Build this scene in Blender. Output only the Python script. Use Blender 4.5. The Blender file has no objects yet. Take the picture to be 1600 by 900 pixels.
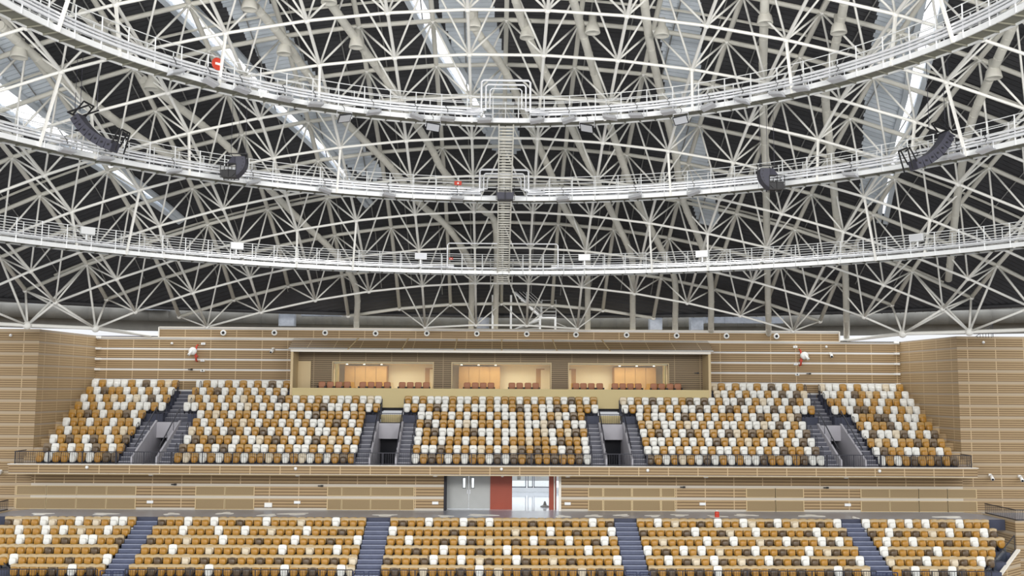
import bpy, math, random
from mathutils import Vector, Matrix
random.seed(7)
S = bpy.context.scene
COL = S.collection
PI = math.pi
ZC = 7.55      # eye height above the concourse floor
XC = 0.46      # axis of symmetry of the hall
WORLD_S = 2.2
AREA_P = 5200
UP_P = 2300
EXPO = 0.08
SUITE_P = 130
CORR_P = 220
WORLD_LO = 0.42
# ---------------------------------------------------------------- camera
cam_d = bpy.data.cameras.new('camera'); cam = bpy.data.objects.new('camera', cam_d); COL.objects.link(cam)
cam_d.sensor_width = 36.0; cam_d.lens = 36.0 * 1500 / 1600; cam_d.clip_end = 500
_p, _y, _r = math.radians(5.96), math.radians(1.02), math.radians(0.332)
_f = Vector((math.sin(_y) * math.cos(_p), math.cos(_y) * math.cos(_p), math.sin(_p)))
_rt = Vector((math.cos(_y), -math.sin(_y), 0)); _u = _rt.cross(_f)
_r2 = math.cos(_r) * _rt + math.sin(_r) * _u; _u2 = -math.sin(_r) * _rt + math.cos(_r) * _u
M = Matrix((( _r2.x, _u2.x, -_f.x, 0), (_r2.y, _u2.y, -_f.y, 0), (_r2.z, _u2.z, -_f.z, ZC), (0, 0, 0, 1)))
cam.matrix_world = M
S.camera = cam
# ---------------------------------------------------------------- daylight, added arena fill, exposure
W = bpy.data.worlds.new('world'); S.world = W; W.use_nodes = True
bg = W.node_tree.nodes['Background']; bg.inputs[0].default_value = (0.95, 0.97, 1.0, 1)
_tc = W.node_tree.nodes.new('ShaderNodeTexCoord'); _sp = W.node_tree.nodes.new('ShaderNodeSeparateXYZ'); _mr = W.node_tree.nodes.new('ShaderNodeMapRange')
W.node_tree.links.new(_tc.outputs['Generated'], _sp.inputs[0]); W.node_tree.links.new(_sp.outputs['Z'], _mr.inputs[0])
_mr.inputs[1].default_value = -.05; _mr.inputs[2].default_value = .3; _mr.inputs[3].default_value = WORLD_LO; _mr.inputs[4].default_value = WORLD_S
W.node_tree.links.new(_mr.outputs[0], bg.inputs[1])
def area(name, loc, target, size, power, color=(1, 1, 1), size_y=None):
    d = bpy.data.lights.new(name, 'AREA'); d.energy = power; d.size = size; d.color = color
    if size_y: d.shape = 'RECTANGLE'; d.size_y = size_y
    o = bpy.data.objects.new(name, d); COL.objects.link(o); o.location = loc
    o.rotation_euler = (Vector(target) - Vector(loc)).to_track_quat('-Z', 'Y').to_euler()
    return o
area('arena_fill', (-16, 14, 17), (0, 62, 6), 14, AREA_P, (1, .97, .93), 6)  # added pair of out-of-view fill lights, standing in for arena floodlights
area('arena_fill.001', (18, 14, 17), (0, 62, 6), 14, AREA_P, (1, .97, .93), 6)
area('arena_fill.002', (0, 4, -2), (0, 50, 20), 30, UP_P, (1, .98, .95), 12)  # added upward fill from below the view, no lamp stands there
S.view_settings.view_transform = 'Standard'; S.view_settings.look = 'None'
S.view_settings.gamma = 1.0; S.view_settings.use_curve_mapping = False
S.view_settings.exposure = EXPO

# ---------------------------------------------------------------- materials
def srgb(r, g, b):
    f = lambda c: (c / 255 / 12.92) if c / 255 <= .04045 else ((c / 255 + .055) / 1.055) ** 2.4
    return (f(r), f(g), f(b), 1)
def mat(name, rgb, rough=.55, metal=0.0, noise=0.0, nscale=6.0, spec=.5):
    m = bpy.data.materials.new(name); m.use_nodes = True; nt = m.node_tree
    b = nt.nodes['Principled BSDF']; c = srgb(*rgb)
    b.inputs['Base Color'].default_value = c; b.inputs['Roughness'].default_value = rough
    b.inputs['Metallic'].default_value = metal; b.inputs['Specular IOR Level'].default_value = spec
    if noise:
        n = nt.nodes.new('ShaderNodeTexNoise'); n.inputs['Scale'].default_value = nscale; n.inputs['Detail'].default_value = 4
        g = nt.nodes.new('ShaderNodeNewGeometry'); nt.links.new(g.outputs['Position'], n.inputs['Vector'])
        r = nt.nodes.new('ShaderNodeMapRange'); r.inputs[1].default_value = .3; r.inputs[2].default_value = .7
        r.inputs[3].default_value = 1 - noise; r.inputs[4].default_value = 1 + noise * .6
        nt.links.new(n.outputs['Fac'], r.inputs[0])
        mx = nt.nodes.new('ShaderNodeVectorMath'); mx.operation = 'SCALE'; mx.inputs[0].default_value = c[:3]
        nt.links.new(r.outputs[0], mx.inputs['Scale']); nt.links.new(mx.outputs[0], b.inputs['Base Color'])
    return m
def emis(name, rgb, s):
    m = bpy.data.materials.new(name); m.use_nodes = True; b = m.node_tree.nodes['Principled BSDF']
    b.inputs['Base Color'].default_value = srgb(*rgb); b.inputs['Emission Color'].default_value = srgb(*rgb); b.inputs['Emission Strength'].default_value = s
    return m
def slat(name, axis='X', phase=.78, wood=(176, 149, 110), groove=(120, 97, 66), strip=(222, 220, 216), sw=.12, joint=(196, 172, 134), jp=1.8, j0=0.0, ns=4, P=.728):
    """Timber slat boarding: horizontal pale strips, grooves between, vertical joints every 1.8 m."""
    m = bpy.data.materials.new(name); m.use_nodes = True; nt = m.node_tree; N = nt.nodes; L = nt.links
    b = N['Principled BSDF']; b.inputs['Roughness'].default_value = .6
    g = N.new('ShaderNodeNewGeometry'); sx = N.new('ShaderNodeSeparateXYZ'); L.new(g.outputs['Position'], sx.inputs[0])
    def mt(op, a, bb=None, cc=None):
        n = N.new('ShaderNodeMath'); n.operation = op
        for i, v in enumerate((a, bb, cc)):
            if v is None: continue
            if isinstance(v, (int, float)): n.inputs[i].default_value = v
            else: L.new(v, n.inputs[i])
        return n.outputs[0]
    z = sx.outputs['Z']; h = sx.outputs[axis]
    zp = mt('FLOORED_MODULO', mt('SUBTRACT', z, phase - sw / 2), P)
    strip_m = mt('LESS_THAN', zp, sw)
    per = (P - sw) / ns
    q = mt('FLOORED_MODULO', mt('SUBTRACT', zp, sw), per)
    groove_m = mt('LESS_THAN', q, per * .40)
    groove_m = mt('MULTIPLY', groove_m, mt('SUBTRACT', 1.0, strip_m))
    jm = mt('LESS_THAN', mt('FLOORED_MODULO', mt('SUBTRACT', h, j0), jp), .055)
    jm = mt('MULTIPLY', jm, mt('SUBTRACT', 1.0, strip_m))
    def mix(f, a, bb):
        n = N.new('ShaderNodeMix'); n.data_type = 'RGBA'; L.new(f, n.inputs[0])
        for i, v in ((6, a), (7, bb)):
            if isinstance(v, tuple): n.inputs[i].default_value = v
            else: L.new(v, n.inputs[i])
        return n.outputs[2]
    no = N.new('ShaderNodeTexNoise'); no.inputs['Scale'].default_value = 1.0; no.inputs['Detail'].default_value = 5
    mp = N.new('ShaderNodeMapping'); mp.inputs['Scale'].default_value = (1.2, 1.2, 14); L.new(g.outputs['Position'], mp.inputs[0]); L.new(mp.outputs[0], no.inputs['Vector'])
    w = srgb(*wood); w2 = tuple(c * .84 for c in w[:3]) + (1,)
    wc = mix(no.outputs['Fac'], w, w2)
    c = mix(groove_m, wc, srgb(*groove)); c = mix(jm, c, srgb(*joint)); c = mix(strip_m, c, srgb(*strip))
    L.new(c, b.inputs['Base Color'])
    bu = N.new('ShaderNodeBump'); bu.inputs['Strength'].default_value = .5; bu.inputs['Distance'].default_value = .03
    L.new(mt('SUBTRACT', 1.0, groove_m), bu.inputs['Height']); L.new(bu.outputs[0], b.inputs['Normal'])
    return m
MT = dict(
    truss=mat('white_painted_steel', (243, 242, 236), .45), truss_dull=mat('white_painted_steel_chord', (220, 218, 208), .5),
    cat=mat('galvanised_white_steel', (236, 238, 238), .35, .15), tray=mat('bright_zinc_tray', (244, 246, 250), .25, .35),
    catunder=mat('walkway_grating', (120, 119, 106), .7), deck=mat('dark_roof_sheet', (58, 58, 61), .6, .0, .12, .8),
    pale=mat('pale_roof_sheet', (206, 214, 222), .4, .0), purlin=mat('roof_purlin_paint', (150, 150, 148), .5),
    duct=mat('cream_duct_fabric', (216, 214, 204), .7, 0, .05, 3), silver=mat('silver_duct_foil', (150, 156, 166), .4, .3, .15, 4),
    conc=mat('grey_ring_concrete', (118, 117, 112), .8, 0, .12, 1.2),
    wall=slat('timber_slats_back_wall', 'X', 7.99, j0=1.6, P=.722), wall_side=slat('timber_slats_side_return', 'Y', .78, strip=(166, 152, 134), wood=(184, 158, 120), groove=(152, 128, 92), sw=.10),
    wall_end=slat('timber_slats_end_wall', 'X', .78, strip=(174, 156, 130), sw=.17, j0=1.2),
    wall_low=slat('timber_slats_low_wall', 'X', .78, strip=(196, 188, 174), sw=.16, ns=3, j0=.55), fascia=slat('timber_slats_balcony_front', 'X', 3.05, sw=.05, ns=4, j0=1.55),
    recess=slat('shade_toned_slats_suite_wall', 'X', .78, wood=(148, 128, 98), groove=(98, 82, 60), strip=(148, 128, 98), joint=(160, 140, 108), sw=.01, ns=5),  # recess: slat colour darkened, shade of the suite recess painted in
    acoustic=mat('brown_acoustic_fabric', (150, 130, 98), .95, 0, .06, 30), beige=mat('beige_paint', (200, 182, 132), .6), beige_trim=mat('pale_timber_trim', (206, 184, 142), .55),
    whiteledge=mat('white_stone_ledge', (232, 226, 214), .5),
    blue=mat('blue_grey_floor_paint', (84, 90, 112), .5, 0, .12, 3), bluedark=mat('dark_blue_grey_riser', (62, 66, 84), .6, 0, .1, 3), nosing=mat('pale_step_nosing', (150, 156, 176), .5),
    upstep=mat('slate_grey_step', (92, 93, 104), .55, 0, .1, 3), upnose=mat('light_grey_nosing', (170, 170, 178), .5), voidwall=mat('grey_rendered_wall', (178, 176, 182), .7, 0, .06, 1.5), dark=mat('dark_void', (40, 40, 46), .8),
    floor=mat('grey_epoxy_floor', (150, 154, 166), .3, 0, .12, .7), spill=mat('pale_plaster_dust', (250, 248, 240), .8),
    rail=mat('dark_grey_railing', (50, 50, 58), .45, .3), railblue=mat('navy_railing', (44, 50, 78), .45, .2),
    white=mat('white_plastic', (240, 240, 236), .4), black=mat('black_plastic', (22, 22, 26), .5), spk=mat('dark_speaker_cabinet', (66, 66, 78), .6), lampgrey=mat('grey_lamp_housing', (206, 208, 212), .4, .3),
    red=mat('red_enamel', (196, 62, 40), .45), redwall=mat('red_brown_panel', (150, 66, 44), .5, 0, .05, 2), steel=mat('grey_steel_door', (172, 174, 172), .5, 0, .05, 1.5),
    cream=mat('cream_plaster', (240, 226, 188), .7), closet=mat('honey_timber_cabinet', (190, 146, 82), .5, 0, .06, 3), rust=mat('rust_brown_seat_fabric', (170, 114, 82), .6),
    yellow=mat('yellow_curtain', (220, 190, 120), .8), lamp=emis('lamp_glow', (255, 246, 224), 6), corridor=mat('white_corridor_paint', (236, 238, 240), .5), film=mat('beige_film_sheet', (180, 158, 120), .4, 0, .08, 5),
    glassframe=mat('grey_window_frame', (120, 124, 130), .4, .4), floortile=mat('glossy_pale_tile', (200, 204, 210), .08))
SEATC = {'W': ((228, 227, 220), (228, 227, 220)), 'T': ((214, 200, 174), (214, 200, 174)), 'O': ((172, 124, 46), (174, 137, 76)), 'B': ((90, 72, 50), (122, 104, 80))}
for k, (a, b) in SEATC.items():
    MT['pan' + k] = mat('seat_plastic_' + {'W': 'white', 'T': 'beige', 'O': 'orange', 'B': 'brown'}[k], a, .32)
    MT['back' + k] = mat('seat_back_plastic_' + {'W': 'white', 'T': 'beige', 'O': 'tan', 'B': 'taupe'}[k], b, .4)
def glassmat(name, tint, tr):
    m = bpy.data.materials.new(name); m.use_nodes = True; nt = m.node_tree; nt.nodes.remove(nt.nodes['Principled BSDF'])
    o = nt.nodes['Material Output']; a = nt.nodes.new('ShaderNodeBsdfTransparent'); a.inputs[0].default_value = tint
    g = nt.nodes.new('ShaderNodeBsdfGlossy'); g.inputs['Roughness'].default_value = .05
    x = nt.nodes.new('ShaderNodeMixShader'); x.inputs[0].default_value = 1 - tr
    nt.links.new(a.outputs[0], x.inputs[1]); nt.links.new(g.outputs[0], x.inputs[2]); nt.links.new(x.outputs[0], o.inputs[0]); return m
MT['glass'] = glassmat('clear_glass', (.96, .98, .97, 1), .93)
def translucent(name, rgb):
    m = bpy.data.materials.new(name); m.use_nodes = True; nt = m.node_tree; nt.nodes.remove(nt.nodes['Principled BSDF'])
    o = nt.nodes['Material Output']; a = nt.nodes.new('ShaderNodeBsdfTranslucent'); a.inputs[0].default_value = rgb
    t = nt.nodes.new('ShaderNodeBsdfTransparent'); x = nt.nodes.new('ShaderNodeMixShader'); x.inputs[0].default_value = .6
    nt.links.new(a.outputs[0], x.inputs[1]); nt.links.new(t.outputs[0], x.inputs[2]); nt.links.new(x.outputs[0], o.inputs[0]); return m
MT['skylight'] = translucent('milky_skylight_sheet', (.95, .96, 1, 1))

# ---------------------------------------------------------------- mesh helpers
class MB:
    def __init__(s): s.v = []; s.f = []; s.m = []
    def add(s, vs, fs, mi=0):
        n = len(s.v); s.v += [tuple(v) for v in vs]; s.f += [tuple(i + n for i in f) for f in fs]; s.m += [mi] * len(fs)
    def box(s, x0, x1, y0, y1, z0, z1, mi=0):
        s.add([(x0, y0, z0), (x1, y0, z0), (x1, y1, z0), (x0, y1, z0), (x0, y0, z1), (x1, y0, z1), (x1, y1, z1), (x0, y1, z1)],
              [(0, 3, 2, 1), (4, 5, 6, 7), (0, 1, 5, 4), (1, 2, 6, 5), (2, 3, 7, 6), (3, 0, 4, 7)], mi)
    def hexa(s, P, mi=0):
        s.add(P, [(0, 3, 2, 1), (4, 5, 6, 7), (0, 1, 5, 4), (1, 2, 6, 5), (2, 3, 7, 6), (3, 0, 4, 7)], mi)
    def tube(s, a, b, r, n=6, r2=None, cap=True, mi=0):
        a = Vector(a); b = Vector(b); d = b - a
        if d.length < 1e-6: return
        d.normalize(); u = d.orthogonal().normalized(); w = d.cross(u); r2 = r if r2 is None else r2
        vs = []
        for c, rr in ((a, r), (b, r2)):
            for i in range(n):
                t = 2 * PI * i / n; vs.append(c + u * (math.cos(t) * rr) + w * (math.sin(t) * rr))
        fs = [(i, (i + 1) % n, n + (i + 1) % n, n + i) for i in range(n)]
        if cap: fs += [tuple(range(n - 1, -1, -1)), tuple(range(n, 2 * n))]
        s.add(vs, fs, mi)
    def path(s, pts, r, n=6, mi=0, closed=False):
        pts = [Vector(p) for p in pts]; k = len(pts); vs = []; up = None
        for i, p in enumerate(pts):
            a = pts[i - 1] if i > 0 else (pts[-1] if closed else p); b = pts[i + 1] if i < k - 1 else (pts[0] if closed else p)
            d = (b - a).normalized()
            if up is None: up = d.orthogonal().normalized()
            up = (up - d * up.dot(d)); up = up.normalized() if up.length > 1e-6 else d.orthogonal().normalized()
            w = d.cross(up)
            for j in range(n):
                t = 2 * PI * (j + .5) / n; vs.append(p + up * (math.cos(t) * r) + w * (math.sin(t) * r))
        fs = []
        for i in range(k if closed else k - 1):
            a = i * n; b = ((i + 1) % k) * n
            for j in range(n): fs.append((a + j, a + (j + 1) % n, b + (j + 1) % n, b + j))
        if not closed: fs += [tuple(range(n - 1, -1, -1)), tuple(range((k - 1) * n, k * n))]
        s.add(vs, fs, mi)
    def bar(s, a, b, w, h, mi=0):
        """rectangular bar from a to b, width w level, height h."""
        a = Vector(a); b = Vector(b); d = (b - a).normalized(); sd = d.cross(Vector((0, 0, 1)))
        sd = sd.normalized() if sd.length > 1e-4 else Vector((1, 0, 0)); up = sd.cross(d)
        P = []
        for dz in (-1, 1):
            for c, q in ((a, -1), (a, 1), (b, 1), (b, -1)): P.append(c + sd * (q * w / 2) + up * (dz * h / 2))
        s.hexa(P, mi)
    def ball(s, c, r, n=8, k=5, mi=0):
        c = Vector(c); vs = [c + Vector((0, 0, -r))]
        for i in range(1, k):
            t = -PI / 2 + PI * i / k
            for j in range(n): vs.append(c + Vector((math.cos(2 * PI * j / n) * math.cos(t) * r, math.sin(2 * PI * j / n) * math.cos(t) * r, math.sin(t) * r)))
        vs.append(c + Vector((0, 0, r))); fs = []
        for j in range(n): fs.append((0, 1 + (j + 1) % n, 1 + j))
        for i in range(k - 2):
            for j in range(n): a = 1 + i * n; fs.append((a + j, a + (j + 1) % n, a + n + (j + 1) % n, a + n + j))
        a = 1 + (k - 2) * n
        for j in range(n): fs.append((a + j, a + (j + 1) % n, len(vs) - 1))
        s.add(vs, fs, mi)
    def lathe(s, c, prof, axis='Z', n=16, mi=0):
        """prof: list of (radius, offset along axis)."""
        c = Vector(c); vs = []
        for r, o in prof:
            for j in range(n):
                t = 2 * PI * j / n; x, y = math.cos(t) * r, math.sin(t) * r
                vs.append(c + (Vector((x, y, o)) if axis == 'Z' else Vector((x, o, y))))
        fs = []
        for i in range(len(prof) - 1):
            for j in range(n): fs.append((i * n + j, i * n + (j + 1) % n, (i + 1) * n + (j + 1) % n, (i + 1) * n + j))
        fs += [tuple(range(n - 1, -1, -1)), tuple(range((len(prof) - 1) * n, len(prof) * n))]
        s.add(vs, fs, mi)
    def prism(s, pts, axis, a, b, mi=0):
        """closed 2-D outline extruded: axis X -> pts are (y,z); Y -> (x,z); Z -> (x,y)."""
        n = len(pts)
        f = {'X': lambda p, t: (t, p[0], p[1]), 'Y': lambda p, t: (p[0], t, p[1]), 'Z': lambda p, t: (p[0], p[1], t)}[axis]
        s.add([f(p, a) for p in pts] + [f(p, b) for p in pts], [tuple(range(n - 1, -1, -1)), tuple(range(n, 2 * n))] + [(i, (i + 1) % n, n + (i + 1) % n, n + i) for i in range(n)], mi)
    def pad(s, w, h, cz, y0, rings, mi=0, n=16, p=4.0, lean=0.0, wb=None):
        """rounded-square cushion facing -y; rings: list of (scale, y offset)."""
        vs = []; wb = w if wb is None else wb
        for sc, yo in rings:
            for j in range(n):
                t = 2 * PI * j / n; c, q = math.cos(t), math.sin(t)
                x = (abs(c) ** (2 / p)) * (1 if c >= 0 else -1); z = (abs(q) ** (2 / p)) * (1 if q >= 0 else -1)
                ww = wb + (w - wb) * (z + 1) / 2
                vs.append((x * ww / 2 * sc, y0 + yo + z * sc * h / 2 * lean, cz + z * h / 2 * sc))
        k = len(rings)
        fs = [tuple(range(n - 1, -1, -1)), tuple(range((k - 1) * n, k * n))]
        for i in range(k - 1):
            for j in range(n): fs.append((i * n + j, i * n + (j + 1) % n, (i + 1) * n + (j + 1) % n, (i + 1) * n + j))
        s.add(vs, fs, mi)
    def mesh(s, name, mats, smooth=False):
        me = bpy.data.meshes.new(name); me.from_pydata(s.v, [], s.f)
        for m in (mats if isinstance(mats, (list, tuple)) else [mats]): me.materials.append(MT[m] if isinstance(m, str) else m)
        me.polygons.foreach_set('material_index', s.m)
        me.polygons.foreach_set('use_smooth', [smooth] * len(me.polygons)); me.update()
        import bmesh
        bm = bmesh.new(); bm.from_mesh(me); bmesh.ops.recalc_face_normals(bm, faces=bm.faces); bm.to_mesh(me); bm.free()
        return me
    def obj(s, name, mats, parent=None, smooth=False, **tags):
        me = s.mesh(name, mats, smooth); o = bpy.data.objects.new(name, me); COL.objects.link(o)
        if parent is not None:
            o.parent = parent; L = parent.matrix_basis if parent.parent is None else Matrix.Identity(4)
            o.matrix_parent_inverse = Matrix.Translation(-parent.location) if parent.parent is None else Matrix.Identity(4)
        for k, v in tags.items(): o[k] = v
        return o
def thing(name, label, cat, loc=(0, 0, 0), group=None):
    o = bpy.data.objects.new(name, None); COL.objects.link(o); o.location = loc; o['label'] = label; o['category'] = cat
    o.empty_display_size = .1
    if group: o['group'] = group
    return o
def struct(mb, name, mats, smooth=False, parent=None): 
    return mb.obj(name, mats, parent, smooth, **({} if parent else {'kind': 'structure'}))
def single(mb, name, mats, label, cat, group=None, smooth=False):
    o = mb.obj(name, mats, None, smooth, label=label, category=cat)
    if group: o['group'] = group
    return o
def arcs(seg): return [i / seg for i in range(seg + 1)]

# measured positions (metres)
D = {'blackvent': [[-19.7, 60.4, 1.54], [-10.7, 60.4, 1.49], [11.73, 60.4, 1.5], [20.69, 60.4, 1.5], [22.25, 67.9, 8.69], [14.13, 67.2, 8.68],
               [-21.32, 67.9, 8.72]],
 'box3': [135.4, 120.1, 99.5, 80.5, 67.1, 44.4],
 'bright': [([[-24.16, 44.74, 21.8], [-23.97, 45.58, 21.6], [-23.32, 48.19, 20.92], [-22.16, 50.89, 20.29], [-20.5, 55.45, 18.88],
              [-19.23, 58.57, 17.74]],
             [1.3, 1.2, 1.1, 0.8, 0.5, 0.2]),
            ([[-15.03, 42.41, 25.5], [-14.29, 44.84, 24.95], [-13.39, 47.63, 24.2], [-12.31, 50.78, 23.19], [-10.29, 55.12, 21.68],
              [-9.29, 57.74, 20.57], [-8.03, 60.56, 19.23]],
             [0.8, 0.8, 0.8, 0.7, 0.6, 0.5, 0.3]),
            ([[-4.08, 44.68, 26.62], [-2.89, 48.75, 25.25], [-1.39, 52.39, 23.81], [-0.39, 54.95, 22.7]], [0.8, 0.8, 0.7, 0.5]),
            ([[19.32, 40.38, 25.1], [20.13, 43.35, 24.03], [21.13, 47.17, 22.45], [21.69, 50.17, 21.09], [22.62, 54.3, 18.98], [23.24, 56.6, 17.7]],
             [0.8, 0.8, 0.6, 0.5, 0.4, 0.3])],
 'bulletcam': [[-15.58, 68.0, 10.08], [23.87, 68.0, 10.02], [32.93, 60.5, 2.13], [31.07, 60.5, 2.2], [-30.29, 60.5, 2.18]],
 'cam': [[-30.2, 60.5, 10.65], [-28.21, 66.5, 10.6], [-22.68, 68.0, 10.55], [23.61, 68.0, 10.61], [29.11, 66.5, 10.58], [31.05, 60.5, 10.62]],
 'ducts': [[[-20.57, 38.78, 22.36], [-20.43, 39.86, 22.16], [-19.93, 42.85, 21.54], [-19.26, 45.4, 20.96], [-18.13, 48.73, 20.11],
            [-16.55, 51.63, 19.39]],
           [[-16.73, 44.6, 22.0], [-14.7, 49.86, 20.62], [-13.94, 52.22, 19.81], [-13.04, 54.84, 18.86], [-11.72, 58.25, 17.47],
            [-10.53, 60.65, 16.37], [-9.64, 63.01, 15.11], [-9.35, 65.0, 13.82]],
           [[-10.73, 41.39, 24.32], [-10.06, 43.58, 23.83], [-9.48, 46.03, 23.13], [-8.33, 49.81, 21.89], [-6.08, 54.38, 20.21],
            [-4.66, 57.72, 18.75], [-3.19, 59.72, 17.8], [-1.84, 62.56, 16.17], [-1.58, 64.21, 15.1]],
           [[-7.71, 41.09, 24.89], [-6.7, 44.45, 24.04], [-5.39, 48.15, 22.89], [-3.77, 52.76, 21.14], [-2.99, 55.25, 20.07], [-0.96, 58.39, 18.59],
            [0.04, 60.37, 17.53]],
           [[-1.24, 43.25, 24.81], [-0.81, 44.7, 24.37], [0.45, 47.28, 23.51], [1.92, 51.54, 21.78], [3.29, 55.49, 19.99], [4.15, 58.03, 18.69],
            [5.81, 61.08, 16.86], [6.2, 63.84, 15.12]],
           [[0.75, 41.7, 25.26], [1.49, 44.66, 24.39], [3.36, 49.43, 22.6], [4.66, 52.63, 21.19], [6.85, 57.57, 18.71], [8.75, 61.45, 16.32],
            [9.16, 63.47, 15.01]],
           [[3.34, 41.56, 25.24], [4.16, 44.47, 24.35], [5.76, 49.66, 22.35], [6.98, 53.11, 20.79], [8.5, 56.84, 18.89], [10.56, 60.61, 16.54],
            [11.91, 63.09, 14.82]],
           [[6.52, 41.16, 25.11], [7.44, 44.82, 23.94], [8.74, 48.73, 22.38], [10.02, 52.46, 20.66], [11.16, 56.2, 18.79], [12.93, 59.6, 16.7],
            [14.13, 62.37, 14.8]],
           [[11.64, 39.99, 24.68], [13.24, 46.2, 22.55], [14.82, 51.53, 20.12], [16.29, 56.68, 17.45], [17.4, 60.61, 15.03]],
           [[14.79, 38.92, 24.27], [15.42, 41.9, 23.37], [15.82, 44.13, 22.64], [16.3, 46.04, 21.88], [17.66, 49.41, 20.26], [20.26, 55.71, 16.75],
            [21.46, 58.09, 15.15]],
           [[21.04, 36.81, 22.93], [21.49, 38.67, 22.38], [22.13, 41.56, 21.46], [22.88, 44.93, 20.19], [24.39, 49.41, 17.98], [26.86, 56.04, 14.1]],
           [[-17.47, 39.42, 23.21], [-17.26, 41.31, 22.8], [-17.18, 42.97, 22.36]]],
 'extinguisher': [13.29, 58.8, 0.0],
 'fascia_lamp': [[-24.32, 58.7, 2.7], [-11.89, 58.7, 2.68], [0.47, 58.7, 2.7], [9.31, 58.7, 2.66], [23.42, 58.7, 2.68]],
 'flood1': [(142.1, 0), (136.8, 0), (131.8, 0), (125.1, 0), (120.3, 0), (111.1, 0), (115.7, 1), (104.2, 0), (101.6, 1), (99.3, 0), (93.4, 0),
            (85.0, 0), (79.9, 0), (77.0, 1), (73.3, 0), (69.1, 0), (64.0, 0), (62.1, 1), (57.7, 0), (52.4, 0), (47.0, 0), (43.2, 0), (37.6, 0)],
 'flood2': [(144.8, 0), (140.4, 0), (132.3, 0), (122.6, 0), (113.5, 0), (105.2, 0), (96.2, 0), (82.2, 0), (72.7, 0), (65.1, 0), (55.7, 0), (45.5, 0),
            (37.7, 0), (33.2, 0), (29.9, 0)],
 'monitor': [[-21.01, 67.9, 9.95], [21.82, 67.9, 9.91]],
 'nozring': [[-19.09, 67.9, 11.31], [-15.51, 67.9, 11.34], [-11.95, 67.9, 11.36], [-8.4, 67.9, 11.34], [-4.79, 67.9, 11.37], [-1.26, 67.9, 11.37],
             [2.27, 67.9, 11.37], [5.76, 67.9, 11.35], [9.35, 67.9, 11.35], [12.91, 67.9, 11.33], [16.46, 67.9, 11.33], [20.03, 67.9, 11.33]],
 'nozzles': [[0, -20.51, 40.34, 21.83], [1, -16.38, 44.67, 21.87], [2, -10.85, 40.77, 24.27], [3, -7.44, 41.06, 24.73], [2, -10.04, 44.12, 23.47],
             [3, -6.67, 44.3, 23.9], [4, -1.07, 43.42, 24.57], [5, 1.44, 44.07, 24.38], [6, 4.49, 43.47, 24.44], [7, 7.69, 43.19, 24.22],
             [8, 11.97, 41.22, 24.11], [9, 15.12, 40.81, 23.55], [10, 21.91, 40.74, 21.56], [11, -17.2, 40.81, 22.76]],
 'pale': [([[-23.08, 42.54, 22.89], [-22.91, 43.35, 22.73], [-22.45, 46.22, 21.98], [-21.66, 49.61, 20.99]], [2.2, 2.2, 2.2, 2]),
          ([[-12.08, 43.31, 25.93], [-11.49, 46.32, 25.08], [-10.92, 48.97, 24.19], [-9.65, 53.44, 22.55], [-8.29, 56.89, 21.17],
            [-7.13, 58.66, 20.4]],
           [2, 2, 2, 2, 1.6, 1.0]),
          ([[-1.71, 44.81, 26.71], [-1.05, 48.59, 25.38], [-0.02, 53.92, 23.17], [0.98, 57.58, 21.43]], [2.6, 2.6, 2.2, 1.6]),
          ([[8.7, 43.94, 26.48], [9.73, 48.88, 24.58], [10.81, 53.59, 22.44], [12.73, 58.46, 19.74], [14.04, 61.37, 17.82]],
           [2.0, 2.0, 1.9, 1.6, 1.3]),
          ([[18.21, 40.89, 25.3], [20.04, 47.7, 22.6], [21.48, 53.24, 19.86], [22.24, 55.97, 18.35]], [2.0, 2.0, 1.4, 1.0])],
 'panels': [[-29.25, -27.49], [-27.42, -25.66], [-25.58, -23.83], [-23.75, -22.03], [-18.31, -16.59], [-16.51, -14.78], [-10.22, -9.4],
            [-9.32, -7.62], [-7.54, -5.81], [-5.73, -4.94], [5.92, 6.75], [6.87, 8.54], [8.66, 10.34], [10.46, 11.25], [15.77, 17.53], [17.57, 19.29],
            [22.94, 24.67], [24.75, 26.52], [26.56, 28.33], [28.37, 30.15]],
 'red': [(0, 135.5), (1, 96.1), (2, 96.0)],
 'sign': [[-21.1, 60.4, 0.47], [-12.09, 60.4, 0.48], [-3.59, 60.4, 0.47], [4.6, 60.4, 0.46], [12.99, 60.4, 0.47], [22.06, 60.4, 0.45]],
 'soffit': [-20.71, -11.88, -3.55, 4.52, 12.97, 21.59],
 'speakerbox': [-13.85, 60.4, 0.32],
 'spill': [(-26.69, 58.33, 1.04), (-23.05, 58.42, 1.36), (-19.13, 58.53, 0.88), (-16.05, 58.9, 1.04), (-13.33, 58.11, 1.04), (-11.89, 58.72, 1.6),
           (-6.44, 58.29, 1.2), (-2.84, 57.81, 0.8), (-0.72, 58.43, 1.68), (4.12, 57.98, 0.88), (6.02, 58.32, 1.04), (7.74, 58.65, 0.88),
           (9.58, 58.41, 0.8), (11.23, 58.74, 0.88), (13.35, 58.22, 1.04), (15.2, 58.85, 1.36), (19.17, 58.65, 1.6), (21.56, 57.84, 0.32),
           (27.37, 58.28, 1.52)],
 'spk': [141.8, 123.9, 89.8, 55.7, 37.3],
 'suiteseats': [-11.82, -11.25, -10.66, -10.09, -9.02, -8.45, -7.92, -7.35, -6.32, -5.77, -5.22, -4.67, -1.86, -1.31, -0.76, -0.23, 1.22, 1.75, 2.32,
                2.85, 5.63, 6.14, 6.69, 7.27, 8.33, 8.86, 9.39, 9.94, 11.01, 11.56, 12.14, 12.67],
 'wbox': [[-20.48, 68.0, 10.54], [-20.48, 68.0, 9.37], [-20.45, 68.0, 8.66], [21.37, 68.0, 10.59], [21.38, 68.0, 9.37], [21.46, 68.0, 8.64]]}
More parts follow.
